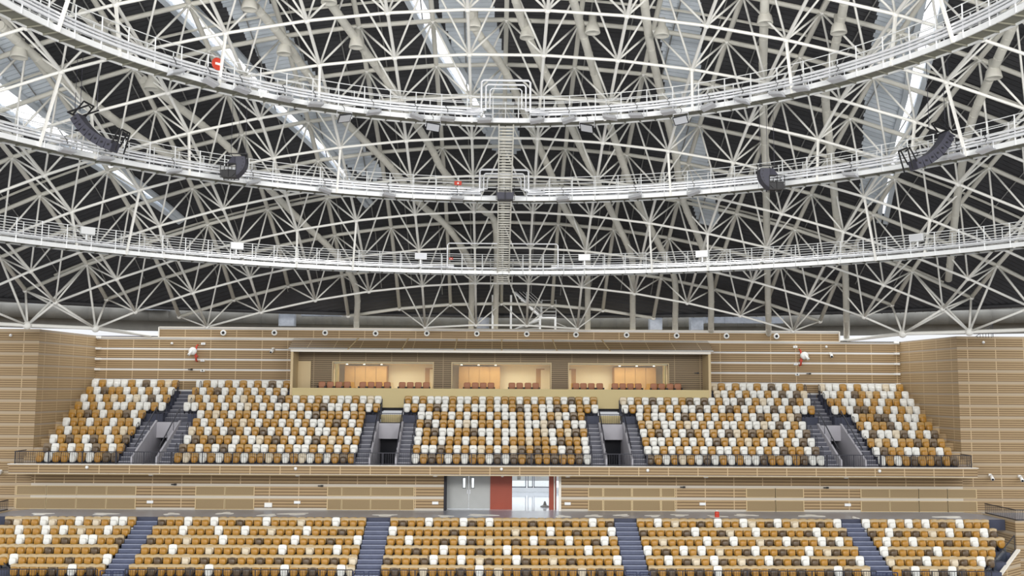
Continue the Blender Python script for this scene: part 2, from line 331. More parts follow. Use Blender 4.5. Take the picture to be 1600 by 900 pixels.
# ================================================================= ROOF SURFACE
ZT = [(10, 17.2), (15, 17.6), (20, 18.0), (24.6, 18.35), (27.8, 18.35), (31, 18.15), (34.2, 17.8), (37.4, 17.25), (40.6, 16.52), (43.8, 15.63), (47, 14.57), (50.2, 13.32), (53.4, 11.96),
      (56.6, 10.5), (59.8, 8.82), (63, 6.9), (66.2, 4.35), (69.4, 1.9), (72.6, 0.), (78, -5.)]
def zb(x, y):
    for (a, za), (b, zz) in zip(ZT, ZT[1:]):
        if a <= y <= b: return za + (zz - za) * (y - a) / (b - a) - (x - XC) ** 2 / 122 + ZC
    return 0
# ---- roof sheeting with its openings
def interp_path(pts, ws):
    out = []
    for i in range(len(pts) - 1):
        for t in arcs(3)[:-1]:
            out.append((pts[i][0] + (pts[i + 1][0] - pts[i][0]) * t, pts[i][1] + (pts[i + 1][1] - pts[i][1]) * t, ws[i] + (ws[i + 1] - ws[i]) * t))
    return out
BR = [interp_path(p, w) for p, w in D['bright']]; PA = [interp_path(p, w) for p, w in D['pale']]
def near(paths, x, y):
    for P in paths:
        for (a, b, w), (c, d, w2) in zip(P, P[1:]):
            ex, ey = c - a, d - b; u = max(0, min(1, ((x - a) * ex + (y - b) * ey) / (ex * ex + ey * ey)))
            if (x - a - u * ex) ** 2 + (y - b - u * ey) ** 2 < ((w + (w2 - w) * u) / 2) ** 2: return True
    return False
deck = MB(); pale = MB(); sky = MB()
xs = [-37 + .125 * i for i in range(598)]; ys = [24 + .14 * j for j in range(350)]
grid = {}
for j, y in enumerate(ys):
    for i, x in enumerate(xs):
        z = zb(x, y) + 3.9 + (.045 if j % 2 else -.045)
        grid[i, j] = z
used = {}
def vid(mbx, key, i, j):
    k = (key, i, j)
    if k not in used: used[k] = len(mbx.v); mbx.v.append((xs[i], ys[j], grid[i, j]))
    return used[k]
for j in range(len(ys) - 1):
    for i in range(len(xs) - 1):
        if grid[i, j] < ZC + 5.3: continue
        x, y = xs[i] + .0625, ys[j] + .07
        if near(BR, x, y): t, k = sky, 's'
        elif near(PA, x, y): t, k = pale, 'p'
        else: t, k = deck, 'd'
        t.f.append((vid(t, k, i, j), vid(t, k, i + 1, j), vid(t, k, i + 1, j + 1), vid(t, k, i, j + 1))); t.m.append(0)
eave = []
for i in range(0, 75):
    x = -37 + i; lo, hi = 40., 76.
    for _ in range(30):
        mid = (lo + hi) / 2
        if zb(x, mid) + 3.9 > ZC + 5.35: lo = mid
        else: hi = mid
    eave.append((x, lo, ZC + 5.25))
ev = MB(); ev.path(eave, .16, 8); struct(ev, 'trim_eave_gutter', 'deck')
struct(deck, 'ceiling', 'deck'); struct(pale, 'ceiling_pale_sheeting', 'pale'); struct(sky, 'window_1', 'skylight')
# curbs and glazing of the long skylights
for i, (pts, ws) in enumerate(D['bright']):
    P = interp_path(pts, ws); P.append((pts[-1][0], pts[-1][1], ws[-1]))
    L = []
    for k, (a, b, w) in enumerate(P):
        p = P[max(k - 1, 0)]; q = P[min(k + 1, len(P) - 1)]; dx, dy = q[0] - p[0], q[1] - p[1]; l = math.hypot(dx, dy); L.append((a, b, w, -dy / l, dx / l))
    for s in (-1, 1):
        m = MB(); v = []
        for a, b, w, nx, ny in L:
            for off, dz in ((w / 2 - .10, 3.72), (w / 2 + .16, 3.72), (w / 2 + .16, 3.84), (w / 2 - .10, 3.98)):
                x, y = a + nx * off * s, b + ny * off * s; v.append((x, y, zb(x, y) + dz))
        f = [tuple(range(4)), tuple(range(len(v) - 1, len(v) - 5, -1))]
        for k in range(len(L) - 1):
            for j in range(4): f.append((k * 4 + j, k * 4 + (j + 1) % 4, k * 4 + 4 + (j + 1) % 4, k * 4 + 4 + j))
        m.add(v, f); struct(m, 'trim_skylight_curb', 'pale')
# purlins below the sheeting
pu = thing('roof_purlins', 'thin pale steel purlins running down the underside of the dark roof sheeting', 'roof purlin')
k = 0
for i in range(-16, 17):
    x = XC + i * 2.1; pts = []
    for j in range(0, 50):
        y = 25 + j; z = zb(x, y) + 3.78
        if z < ZC + 6.5: break
        pts.append((x, y, z))
    if len(pts) > 3: m = MB(); m.path(pts, .035, 4); m.obj('purlin', 'purlin', pu)
for j in range(4):
    y0 = 38 + j * 7; pts = []
    for i in range(0, 70):
        x = -34.5 + i + XC; z = zb(x, y0) + 3.7
        if z > ZC + 6.5: pts.append((x, y0, z))
    if len(pts) > 3: m = MB(); m.path(pts, .07, 6); m.obj('cross_purlin', 'truss_dull', pu)

# ================================================================= SPACE FRAME
sf = thing('roof_space_frame', 'huge white double-layer tubular steel space frame spanning the arena under the dark roof', 'space frame')
YB = [27.8 + 3.2 * i for i in range(13)]
YT = [29.4 + 3.2 * i for i in range(13)]
ZMIN = ZC + 3.35
KB = [k + .5 for k in range(-11, 11)]
bot = {}; top = {}
for j, y in enumerate(YB):
    for k in KB:
        x = XC + 3.5 * k; z = zb(x, y)
        if z >= (ZMIN if y < 65 else ZC + 4.1) and abs(k) < 9.6: bot[k, j] = Vector((x, y, z))
for j, y in enumerate(YT):
    for k in range(-10, 11):
        x = XC + 3.6 * k; z = zb(x, y) + 2.85
        if z >= ZMIN + 1.0 and abs(k) < 10: top[k, j] = Vector((x, y, z))
def chain(nodes, fixed, along, name, r, m_):
    ks = sorted(nodes.keys())
    lines = {}
    for (k, j) in ks: lines.setdefault(j if along == 'x' else k, []).append((k, j))
    for key in sorted(lines):
        L = sorted(lines[key]); run = [nodes[L[0]]]
        mb = MB()
        for a, b in zip(L, L[1:]):
            step = (b[0] - a[0]) if along == 'x' else (b[1] - a[1])
            if step > 1.01:
                if len(run) > 1: mb.path(run, r, 8)
                run = []
            run.append(nodes[b])
        if len(run) > 1: mb.path(run, r, 8)
        if mb.v: mb.obj(name, m_, sf, smooth=True)
chain(bot, 0, 'x', 'lower_cross_chord', .072, 'truss'); chain(bot, 0, 'y', 'lower_long_chord', .078, 'truss')
chain(top, 0, 'x', 'upper_cross_chord', .115, 'truss_dull'); chain(top, 0, 'y', 'upper_long_chord', .125, 'truss_dull')
def joint(nm, pts, r, limit=50):
    pts = sorted(pts, key=lambda p: p.y); rest = MB()
    for i, p in enumerate(pts):
        if i < limit: m = MB(); m.ball(p, r, 10, 6); m.obj(nm, 'truss', sf, smooth=True)
        else: rest.ball(p, r, 10, 6)
    if rest.v: o = rest.obj(nm, 'truss', sf, smooth=True); o['kind'] = 'stuff'
joint('lower_node', [p for p in bot.values() if p.y > 34], .15, 99); joint('upper_node', [p for p in top.values() if p.y > 34], .17, 99)
rest = MB(); cnt = 0
order = sorted(top.items(), key=lambda t: (t[0][1], abs(t[0][0])))
for (k, j), p in order:
    for dk in (-.5, .5):
        for dj in (0, 1):
            q = bot.get((k + dk, j + dj))
            if q is None: continue
            if p.y > 36 and cnt < 100: m = MB(); m.tube(p, q, .052, 6); m.obj('diagonal_brace', 'truss', sf, smooth=True); cnt += 1
            else: rest.tube(p, q, .052, 6)
o = rest.obj('diagonal_brace', 'truss', sf, smooth=True); o['kind'] = 'stuff'
# perimeter ring just above the end walls
edge = []
for i in range(-60, 61):
    x = XC + i * .6; lo, hi = 30., 72.
    for _ in range(30):
        mid = (lo + hi) / 2
        if zb(x, mid) > ZC + 3.55: lo = mid
        else: hi = mid
    if lo < 46: continue
    if abs(x - XC) < 24.6: lo = max(lo, 68.9)
    edge.append(Vector((x, lo, ZC + 3.55)))
m = MB(); m.path(edge, .12, 8); m.obj('edge_ring_tube', 'truss', sf, smooth=True)
en = []; acc = 0; last = None
for p in edge:
    if last is None or (p - last).length >= 3.5: en.append(p); last = p
eb = MB(); 
for p in en:
    if abs(p.x - XC) < 24.6: continue
    m = MB(); m.ball(p, .26, 10, 6); m.obj('edge_node', 'truss', sf, smooth=True)
    near_b = sorted((q for q in bot.values()), key=lambda q: (q - p).length)[:2]
    near_t = sorted((q for q in top.values()), key=lambda q: (q - p).length)[:3]
    for q in near_b:
        if (q - p).length < 5.5: eb.tube(p, q, .07, 6)
    for q in near_t:
        if (q - p).length < 6.5: eb.tube(p, q, .07, 6)
o = eb.obj('edge_strut', 'truss', sf, smooth=True); o['kind'] = 'stuff'
# grey perimeter ring beam and clerestory behind the wall tops
ring = MB()
ringpts = []
for i in range(0, 61):
    x = -39 + i * 1.3 + XC; y = 76 - (x - XC) ** 2 / 170
    ringpts.append((x, y))
for (x0, y0), (x1, y1) in zip(ringpts, ringpts[1:]):
    for z0, z1, dy in ((ZC + 3.0, ZC + 3.4, 0), (ZC + 4.1, ZC + 5.2, -.3), (ZC + 5.2, ZC + 7.4, 1.6)):
        ring.hexa([(x0, y0 + dy, z0), (x1, y1 + dy, z0), (x1, y1 + dy + .5, z0), (x0, y0 + dy + .5, z0), (x0, y0 + dy, z1), (x1, y1 + dy, z1), (x1, y1 + dy + .5, z1), (x0, y0 + dy + .5, z1)])
struct(ring, 'wall_outer_ring', 'conc')
m = MB()
for (x0, y0), (x1, y1) in zip(ringpts, ringpts[1:]): m.path([(x0, y0 - .75, ZC + 5.3), (x1, y1 - .75, ZC + 5.3)], .5, 12)
single(m, 'perimeter_air_duct', 'conc', 'fat grey round duct running along behind the tops of the timber walls', 'air duct', smooth=True)
for a, b, y, z0, z1, nm in ((-36, -24, 70.5, 5.55, 6.0, 'long silver rectangular duct behind the roof struts above the far timber corner'), (-15.6, -14.5, 69.6, 4.4, 5.25, 'white boxed duct end standing on the wall top beyond the banner of round nozzles'),
        (-14.2, -11.3, 70.6, 5.2, 5.75, 'short silver duct lying behind the wall top next to the white boxed duct end'), (-1.3, -.4, 69.5, 4.3, 5.1, 'small grey-blue air box seen between the legs of the stair frame'),
        (11.3, 12.2, 69.5, 4.3, 5.2, 'grey-blue air box on the wall top, nearer the stair landing of two alike'), (14.3, 15.2, 69.5, 4.3, 5.2, 'grey-blue air box on the wall top, farther from the stair landing of two alike'),
        (15.6, 21.4, 70.6, 4.9, 5.35, 'long silver duct running behind the wall top beside the two grey-blue boxes')):
    m = MB(); n = max(1, int((b - a) / 1.2))
    for i in range(n):
        xx = a + (b - a) * i / n; m.box(xx + .01, a + (b - a) * (i + 1) / n - .01, y, y + .7, ZC + z0, ZC + z1)
        m.box(xx - .02, xx + .02, y - .03, y + .73, ZC + z0 - .03, ZC + z1 + .03)
    single(m, 'rectangular_air_duct', 'silver', nm, 'air duct', 'rectangular ducts behind the wall tops')
# ---- round fabric ducts hung inside the frame
dlab = ['cream round duct lying along the frame above the first line-array loudspeaker', 'cream round duct that sweeps down behind the grated speaker basket and the third walkway', 'cream round duct that starts beside the top walkway and ends left of the stair tower',
        'cream round duct crossing just left of the top of the walkway ladder', 'cream round duct that passes behind the central ladder and drops straight to the wall', 'cream round duct running down just right of the central ladder', 'cream round duct with one nozzle, second beyond the central ladder',
        'cream round duct running beside the pale strip of roof sheeting', 'cream round duct hanging nearly plumb, halfway between ladder and end wall', 'cream round duct dropping plumb beside the dented speaker basket', 'cream round duct leaning inwards past the curved line-array loudspeaker', 'short cream duct piece crossing behind the railing of the top walkway']
DU = []
for i, pts in enumerate(D['ducts']):
    t = thing('round_air_duct', dlab[i], 'air duct', tuple(pts[0]), 'round cream ducts inside the roof frame'); DU.append(t)
    P = [Vector(p) for p in pts]
    if P[-1].y > 57:
        q = P[-1].x * 1.1; lo, hi = 50., 76.
        for _ in range(30):
            mid = (lo + hi) / 2
            if zb(q, mid) + 3.9 > ZC + 5.35: lo = mid
            else: hi = mid
        ye = min(lo - .9, 69.2); x0_, y0_ = P[-1].x, P[-1].y
        P.append(Vector((x0_ * ye / y0_, ye, ZC + 4.7))); P.append(Vector((x0_ * 69.2 / y0_, 69.3, ZC + 3.7)))
    sm = []
    for a in range(len(P) - 1):
        p0 = P[max(a - 1, 0)]; p1 = P[a]; p2 = P[a + 1]; p3 = P[min(a + 2, len(P) - 1)]
        for u in (0, .25, .5, .75):
            sm.append(.5 * ((2 * p1) + (p2 - p0) * u + (2 * p0 - 5 * p1 + 4 * p2 - p3) * u * u + (3 * p1 - p0 - 3 * p2 + p3) * u ** 3))
    sm.append(P[-1]); m = MB(); m.path(sm, .2, 12); m.obj('duct_body', 'duct', t, smooth=True)
    m = MB(); L = 0
    for a, b in zip(sm, sm[1:]):
        d = (b - a).length; nn = max(1, int(d / 1.1))
        for q in range(nn):
            c = a + (b - a) * (q / nn); dd = (b - a).normalized() * .03; m = MB(); m.tube(c - dd, c + dd, .21, 12); m.obj('clamp_band', 'truss_dull', t)
for n in D['nozzles']:
    i, x, y, z = n; m = MB()
    m.lathe((x, y, z), [(.19, .55), (.19, .2), (.3, .05), (.36, -.25), (.36, -.3), (.3, -.3), (.16, .0)], 'Z', 16)
    m.obj('bell_nozzle', 'duct', DU[i], smooth=True)

# ================================================================= RING WALKWAYS
CX, CY = XC, 28.35
def rp(R_, a, z): a = math.radians(a); return Vector((CX + R_ * math.cos(a), CY + R_ * math.sin(a), z))
def ringseg(mb, r0, r1, z0, z1, a0=8, a1=172, step=2, skip=None, mi=0):
    n = int(round((a1 - a0) / step))
    for i in range(n):
        b0 = a0 + (a1 - a0) * i / n; b1 = a0 + (a1 - a0) * (i + 1) / n
        if skip and skip(.5 * (b0 + b1)): continue
        mb.hexa([rp(r0, b0, z0), rp(r1, b0, z0), rp(r1, b1, z0), rp(r0, b1, z0), rp(r0, b0, z1), rp(r1, b0, z1), rp(r1, b1, z1), rp(r0, b1, z1)], mi)
WK = [(18.65, 12.99 + ZC, -30, 210, 'top ring walkway, the highest and smallest of the three curved white ones', 1.30, 2.4, 3.45),
      (25.0, 10.34 + ZC, 0, 180, 'middle ring walkway, curved white gallery carrying the hung loudspeakers', 1.30, 2.0, 2.95),
      (31.45, 7.0 + ZC, 5, 175, 'lowest ring walkway, long curved white gallery just above the stair tower', 1.22, 2.2, 0)]
for w, (R_, z0, a0, a1, lab, hr, ptick, hz) in enumerate(WK):
    t = thing('ring_walkway', lab, 'walkway', (CX, CY + R_, z0), 'ring walkways under the roof')
    wid = .9; ri = R_ - wid
    def arcpath(r, z, rad, nm, mm, b0=a0, b1=a1, sk=0.0):
        m = MB(); n = int((b1 - b0) / 1.5)
        if sk:
            for s0, s1 in ((b0, 90 - sk), (90 + sk, b1)):
                n = int((s1 - s0) / 1.5); m.path([rp(r, s0 + (s1 - s0) * i / n, z) for i in range(n + 1)], rad, 6)
        else: m.path([rp(r, b0 + (b1 - b0) * i / n, z) for i in range(n + 1)], rad, 6)
        m.obj(nm, mm, t, smooth=True)
    m = MB(); ringseg(m, ri + .06, R_ - .06, z0 + .07, z0 + .11, a0, a1); m.obj('deck_grating', 'catunder', t)
    m = MB(); ringseg(m, ri, ri + .07, z0, z0 + .22, a0, a1); m.obj('inner_channel', 'cat', t)
    m = MB(); ringseg(m, R_ - .07, R_, z0, z0 + .22, a0, a1); m.obj('outer_channel', 'cat', t)
    # cross bearers under the deck
    m = MB(); n = int(math.radians(a1 - a0) * R_ / .75)
    for i in range(n + 1):
        a = a0 + (a1 - a0) * i / n; m.bar(rp(ri + .05, a, z0 + .03), rp(R_ - .05, a, z0 + .03), .05, .06)
    o = m.obj('cross_bearer', 'catunder', t); o['kind'] = 'stuff'
    # cable trays / pipes carried low on the railing
    gap = 1.35 / R_ * 57.3
    levels = ((.36, .10), (.50, .07), (.63, .06)) if w < 2 else ((.42, .05), (.52, .035))
    for lz, th in levels:
        g_ = gap * (1 if w < 2 else 2.3)
        for s0, s1 in ((a0, 90 - g_), (90 + g_, a1)):
            m = MB(); ringseg(m, ri - .12, ri - .02, z0 + lz - th / 2, z0 + lz + th / 2, s0, s1, 2); m.obj('cable_tray', 'tray', t)
    if w < 2:
        m = MB(); ringseg(m, R_ - .22, R_ - .1, z0 + .3, z0 + .42, a0, a1); m.obj('cable_tray', 'tray', t)
    else:
        m = MB(); ringseg(m, R_ - .22, R_ - .1, z0 + .4, z0 + .5, a0, a1); m.obj('cable_tray', 'tray', t)
    for nm_r, rr in (('inner', ri), ('outer', R_)):
        for hh in ((.72, .95, hr) if w < 2 else (.38, .66, .94, hr)): arcpath(rr, z0 + hh, .022, nm_r + '_handrail', 'cat')
        n = int(math.radians(a1 - a0) * rr / 1.25); n = min(n, 96)
        for i in range(n + 1):
            a = a0 + (a1 - a0) * i / n; m = MB(); p = rp(rr, a, z0)
            m.tube(p, p + Vector((0, 0, hr + .02)), .03, 5); m.obj('post', 'cat', t)
    # hangers up to the space frame
    done = []
    n = int(math.radians(180) * R_ / 3.5 / 2)
    for i in range(-n, n):
        a = 90 + (i + .5) * 3.5 / R_ * 57.3
        if not a0 < a < a1: continue
        p = rp(ri + .02, a, z0); nb = min(bot.values(), key=lambda v: math.hypot(v.x - p.x, v.y - p.y))
        if math.hypot(nb.x - p.x, nb.y - p.y) > 2.3 or nb in done: continue
        done.append(nb); a = math.degrees(math.atan2(nb.y - CY, nb.x - CX)); p = rp(ri + .02, a, z0); m = MB(); k_ = .93
        m.bar(p, p + (nb - p) * 1.0, .11, .1)
        m.obj('hanger', 'truss', t)
# portals where the pipes step over the ladder opening
for z0, R_, hw, hh, lab in ((12.99 + ZC, 18.65, 1.2, 2.0, 'upper'), (10.34 + ZC, 25.0, 1.35, 1.65, 'middle'), (7.0 + ZC, 31.45, 3.4, 1.85, 'lower')):
    t = thing('pipe_portal', {'upper': 'white pipes looping over the ladder head at the top walkway', 'middle': 'white pipes looping over the middle walkway above the small loudspeaker', 'lower': 'wide low loop of thin white pipe over the lowest walkway at the ladder foot'}[lab], 'pipework', (CX, CY + R_ - 1.3, z0), 'pipe loops over the walkways')
    y = CY + R_ - 1.3
    for o_, r in (((0, .06), (.22, .05), (.42, .035)) if lab != 'lower' else ((0, .045),)):
        for side in (1,):
            w_, h_ = hw - o_, hh - o_
            pts = [(CX - w_ - .9, y, z0 + .4 + o_ * .4), (CX - w_, y, z0 + .4 + o_ * .4), (CX - w_, y, z0 + h_ - .1), (CX - w_ + .1, y, z0 + h_), (CX + w_ - .1, y, z0 + h_), (CX + w_, y, z0 + h_ - .1), (CX + w_, y, z0 + .4 + o_ * .4), (CX + w_ + .9, y, z0 + .4 + o_ * .4)]
            m = MB(); m.path(pts, r, 8); m.obj('pipe', 'tray', t, smooth=True)
# access ladder bridging the rings
t = thing('walkway_ladder', 'long straight inclined ladder-stair joining the three ring walkways at the middle', 'ladder', (XC + .05, 47, 13 + ZC))
A = Vector((.5, 46.6, 12.95 + ZC)); B = Vector((.5, 60.2, 6.6 + ZC)); HW = .36
for s in (-1, 1):
    m = MB(); m.bar(A + Vector((s * HW, 0, 0)), B + Vector((s * HW, 0, 0)), .06, .26); m.obj('stringer', 'truss_dull', t)
    m = MB(); m.path([A + Vector((s * HW, 0, 1.0)), B + Vector((s * HW, 0, 1.0))], .025, 6); m.obj('handrail', 'cat', t)
n = 62
for i in range(n):
    p = A + (B - A) * ((i + .5) / n); m = MB(); m.box(p.x - HW, p.x + HW, p.y - .1, p.y + .1, p.z - .02, p.z + .02); m.obj('tread', 'catunder' if i % 1 else 'truss_dull', t)
# stair tower standing on the wall top
t = thing('stair_tower', 'white steel stair with landing and railings standing on top of the timber wall', 'stair', (1, 66.5, 4.2 + ZC))
def ST(nm, f, mt_='cat'):
    m = MB(); f(m); m.v = [(v[0] * 1.03, v[1] + 1.9, max(v[2] * 1.03 - .2265, 11.7)) for v in m.v]; m.obj(nm, mt_, t)
ZW = ZC + 3.9
for x in (-.15, 1.12):
    ST('column', lambda m: m.box(x - .07, x + .07, 66.4, 66.55, ZW, 14.35))
ST('beam', lambda m: m.box(-.2, 1.2, 66.4, 66.55, 14.2, 14.38))
for i in range(7):
    ST('tread', lambda m: m.box(-.25, 1.1, 61.8 + i * .7, 62.1 + i * .7, 15.62 - i * .2, 15.67 - i * .2), 'truss_dull')
for s in (-.3, 1.15): ST('stringer', lambda m: m.bar((s, 61.2, 15.75), (s, 66.5, 14.3), .06, .2))
for dy in (0, .75):
    ST('stringer', lambda m: m.bar((1.15, 66.1 + dy, 14.3), (3.2, 66.1 + dy, 12.45), .05, .12))
    for k in range(5): ST('railing_bar', lambda m: m.tube((1.15, 66.1 + dy, 14.45 + k * .22), (3.2, 66.1 + dy, 12.6 + k * .22), .02, 5))
    for u in (0, .5, 1): ST('railing_post', lambda m: m.tube((1.15 + 2.05 * u, 66.1 + dy, 14.3 - 1.85 * u), (1.15 + 2.05 * u, 66.1 + dy, 15.35 - 1.85 * u), .028, 5))
    ST('stringer', lambda m: m.bar((3.1, 66.1 + dy, 12.35), (1.3, 66.1 + dy, 10.9), .05, .14))
    for k in range(3): ST('railing_bar', lambda m: m.tube((3.1, 66.1 + dy, 12.5 - k * .25 - .3), (1.1, 66.1 + dy, 10.9 - k * .25 + .1), .02, 5))
for i in range(9):
    ST('tread', lambda m: m.box(1.3 + i * .22 - .1, 1.3 + i * .22 + .12, 66.1, 66.85, 14.12 - i * .2, 14.15 - i * .2), 'cat')
ST('landing', lambda m: m.box(3.05, 4.25, 66.05, 66.9, 12.34, 12.46))
for x in (3.12, 4.18):
    ST('column', lambda m: m.box(x - .07, x + .07, 66.1, 66.22, ZW, 12.4))
for k in range(5):
    for y in (66.08, 66.88): ST('railing_bar', lambda m: m.tube((3.25, y, 12.6 + k * .25), (4.22, y, 12.6 + k * .25), .02, 5))
for x in (3.25, 4.22): ST('railing_post', lambda m: m.tube((x, 66.08, 12.4), (x, 66.08, 13.65), .028, 5))
ST('brace', lambda m: m.tube((4.2, 66.4, 12.1), (5.6, 66.9, 11.4), .04, 5))

# ---- floodlights, boxes, loudspeakers on the rings
def ordn(i): return ['first', 'second', 'third', 'fourth', 'fifth', 'sixth', 'seventh', 'eighth', 'ninth', 'tenth', 'eleventh', 'twelfth', 'thirteenth', 'fourteenth', 'fifteenth', 'sixteenth', 'seventeenth', 'eighteenth', 'nineteenth', 'twentieth',
                         'twenty-first', 'twenty-second', 'twenty-third', 'twenty-fourth', 'twenty-fifth', 'twenty-sixth', 'twenty-seventh', 'twenty-eighth', 'twenty-ninth', 'thirtieth'][i]
def placed(mb, name, m_, t, rot, loc, smooth=False):
    for i in range(len(mb.v)):
        p = rot @ Vector(mb.v[i]); mb.v[i] = (p.x + loc[0], p.y + loc[1], p.z + loc[2])
    return mb.obj(name, m_, t, smooth)
def floodlight(ang, R_, z0, low, lab, grp, k):
    p = rp(R_ - 1.15, ang, z0 - (.42 if low else -.02)); t = thing('floodlight', lab, 'floodlight', p, grp)
    rot = Matrix.Rotation(math.radians(ang - 90), 3, 'Z') @ Matrix.Rotation(math.radians(-6 if not low else -35), 3, 'X') @ Matrix.Rotation(math.radians(((k * 37) % 44) - 22), 3, 'Y')
    m = MB(); m.hexa([(-.34, -.25, -.04), (.34, -.25, -.04), (.34, .25, -.04), (-.34, .25, -.04), (-.27, -.18, .09), (.27, -.18, .09), (.27, .18, .09), (-.27, .18, .09)]); placed(m, 'lamp_housing', 'black' if low else 'lampgrey', t, rot, p)
    m = MB(); m.box(-.3, .3, -.2, .2, -.055, -.042); placed(m, 'lamp_lens', 'lampgrey', t, rot, p)
    m = MB(); m.path([(-.36, 0, 0), (-.36, 0, .3), (.36, 0, .3), (.36, 0, 0)], .025, 5); placed(m, 'yoke', 'lampgrey', t, Matrix.Rotation(math.radians(ang - 90), 3, 'Z'), p)
    m = MB(); m.path([(0, 0, .3), (.02, .1, .5), (-.1, .12, .65), (.05, .14, .75)], .015, 5); placed(m, 'cable', 'black', t, Matrix.Rotation(math.radians(ang - 90), 3, 'Z'), p)
def f_lab(i, n, low, ringname):
    return ('small black' if low else 'grey flat') + ' floodlight clipped under the ' + ringname + ' ring walkway, ' + ordn(i) + ' from the ' + 'left'
for i, (a, low) in enumerate(D['flood1']): floodlight(a, 18.65, 12.99 + ZC, low, f_lab(i, 0, low, 'top'), 'floodlights under the top walkway', i)
for i, (a, low) in enumerate(D['flood2']): floodlight(a, 25.0, 10.34 + ZC, low, f_lab(i, 0, low, 'middle'), 'floodlights under the middle walkway', i + 3)
for i, a in enumerate(D['box3']):
    p = rp(31.45 - 1.05, a, 7.0 + ZC + 1.0); t = thing('equipment_box', 'pale flat box mounted high on the lowest walkway railing, ' + ordn(i) + ' from the left', 'box', p, 'pale boxes on the lowest walkway')
    rot = Matrix.Rotation(math.radians(a - 90), 3, 'Z')
    m = MB(); m.box(-.36, .36, -.1, .1, -.18, .2); placed(m, 'housing', 'cat', t, rot, p)
    m = MB(); m.box(-.33, .33, -.115, -.1, -.15, .17); placed(m, 'front_cover', 'lampgrey' if i in (2, 5) else 'cat', t, rot, p)
    m = MB(); m.box(-.04, .04, .1, .16, -.5, .1); placed(m, 'bracket', 'cat', t, rot, p)
for w, a in D['red']:
    R_, z0 = ((18.65, 12.99), (25.0, 10.34), (31.45, 7.0))[w]; p = rp(R_ - .98, a, z0 + ZC + (.95 if w == 0 else .9)); rot = Matrix.Rotation(math.radians(a - 90), 3, 'Z')
    if w == 0:
        t = thing('round_warning_sign', 'round red disc with a white mark on the top walkway railing', 'sign', p)
        m = MB(); m.lathe((0, 0, 0), [(.26, .02), (.28, -.03), (.26, -.05)], 'Y', 24); placed(m, 'disc', 'red', t, rot, p)
        m = MB(); m.box(-.13, .13, -.07, -.05, -.05, .05); placed(m, 'white_mark', 'white', t, rot, p)
    else:
        t = thing('alarm_box', ('red box with a white button on the middle' if w == 1 else 'tiny red box on the lowest') + ' walkway railing beside the ladder', 'alarm box', p); s = 1 if w == 1 else .6
        m = MB(); m.box(-.2 * s, .2 * s, -.06, .02, -.1 * s, .12 * s); placed(m, 'casing', 'red', t, rot, p)
        m = MB(); m.lathe((0, 0, 0), [(.05 * s, -.06), (.05 * s, -.08)], 'Y', 12); placed(m, 'button', 'white', t, rot, p)
# loudspeaker clusters
SP = [(125, (-17.9, 42.2), 'long'), (367, (-13.0, 48.6), 'basket'), (790, (.55, 51.9), 'small'), (1211, (13.9, 48.2), 'basket'), (1458, (19.6, 42.6), 'long')]
CAMV = Vector((0, 0, ZC))
def line_array(idx, centre, yaw, sweep0, sweep1, n, cabw, cabh, lab, lean, frame=True):
    t = thing('line_array_speaker', lab, 'loudspeaker', centre, 'loudspeakers hung at the middle walkway'); c = Vector(centre)
    rz = Matrix.Rotation(yaw, 3, 'Z')
    pts = [Vector((0, 0, 0))]; ang = sweep0
    for i in range(n):
        a = sweep0 + (sweep1 - sweep0) * i / max(1, n - 1); pts.append(pts[-1] + Vector((math.cos(a) * cabh * lean[0], math.cos(a) * 0, 0)) + Vector((0, 0, -math.sin(a) * cabh)))
    mid = (pts[0] + pts[-1]) / 2
    for i in range(n):
        a, b = pts[i] - mid, pts[i + 1] - mid; d = (b - a).normalized(); nrm = Vector((-d.z, 0, d.x)) * lean[0]
        if nrm.z > 0: nrm = -nrm
        hw = cabw / 2; e = d * .012
        P = []
        for s in (-.22, .22):
            for q, yy in ((a + e, -hw), (b - e, -hw), (b - e, hw), (a + e, hw)): P.append(q + nrm * s + Vector((0, yy, 0)))
        m = MB(); m.hexa(P); cb = placed(m, 'cabinet', 'spk', t, rz, c)
        q = (a + b) / 2; m = MB()
        for yy in (-hw - .012,): m.box(q.x - .05, q.x + .05, yy - .01, yy + .012, q.z - .04, q.z + .04)
        placed(m, 'handle_recess', 'black', cb, rz, c)
    m = MB(); a = pts[0] - mid; top_ = a + Vector((0, 0, .35))
    for s in (-1, 1):
        m.bar(a + Vector((-.25, s * .4, .12)), a + Vector((.75 * lean[0], s * .4, .42)), .06, .06); m.bar(a + Vector((.0, s * .4, .0)), a + Vector((.5 * lean[0], s * .4, .6)), .05, .05)
    m.bar(a + Vector((.5 * lean[0], -.4, .6)), a + Vector((.5 * lean[0], .4, .6)), .06, .06); m.bar(a + Vector((-.2, -.4, .12)), a + Vector((-.2, .4, .12)), .06, .06)
    placed(m, 'rigging_frame', 'black', t, rz, c)
    b = pts[-1] - mid; m = MB()
    for s in (-1, 1): m.bar(b + Vector((0, s * .35, .1)), b + Vector((.35 * lean[0], s * .35, .75)), .05, .05); m.bar(b + Vector((.2 * lean[0], s * .35, -.25)), b + Vector((.45 * lean[0], s * .35, .7)), .05, .05)
    m.bar(b + Vector((.45 * lean[0], -.35, .7)), b + Vector((.45 * lean[0], .35, .7)), .06, .06); placed(m, 'tail_bracket', 'black', t, rz, c)
    m = MB()
    for xx in (-.15, .1, .9): m.tube((a.x + xx * lean[0], 0, a.z + .3), (a.x + xx * lean[0], 0, a.z + 4.2), .014, 4)
    o = placed(m, 'suspension_cable', 'spk', t, rz, c); o['kind'] = 'stuff'
line_array(0, (-17.7, 41.9, 18.72), math.radians(-8), math.radians(56), math.radians(18), 7, .62, .34, 'curved line-array loudspeaker hung where the middle walkway nears the left edge', (1, 0))
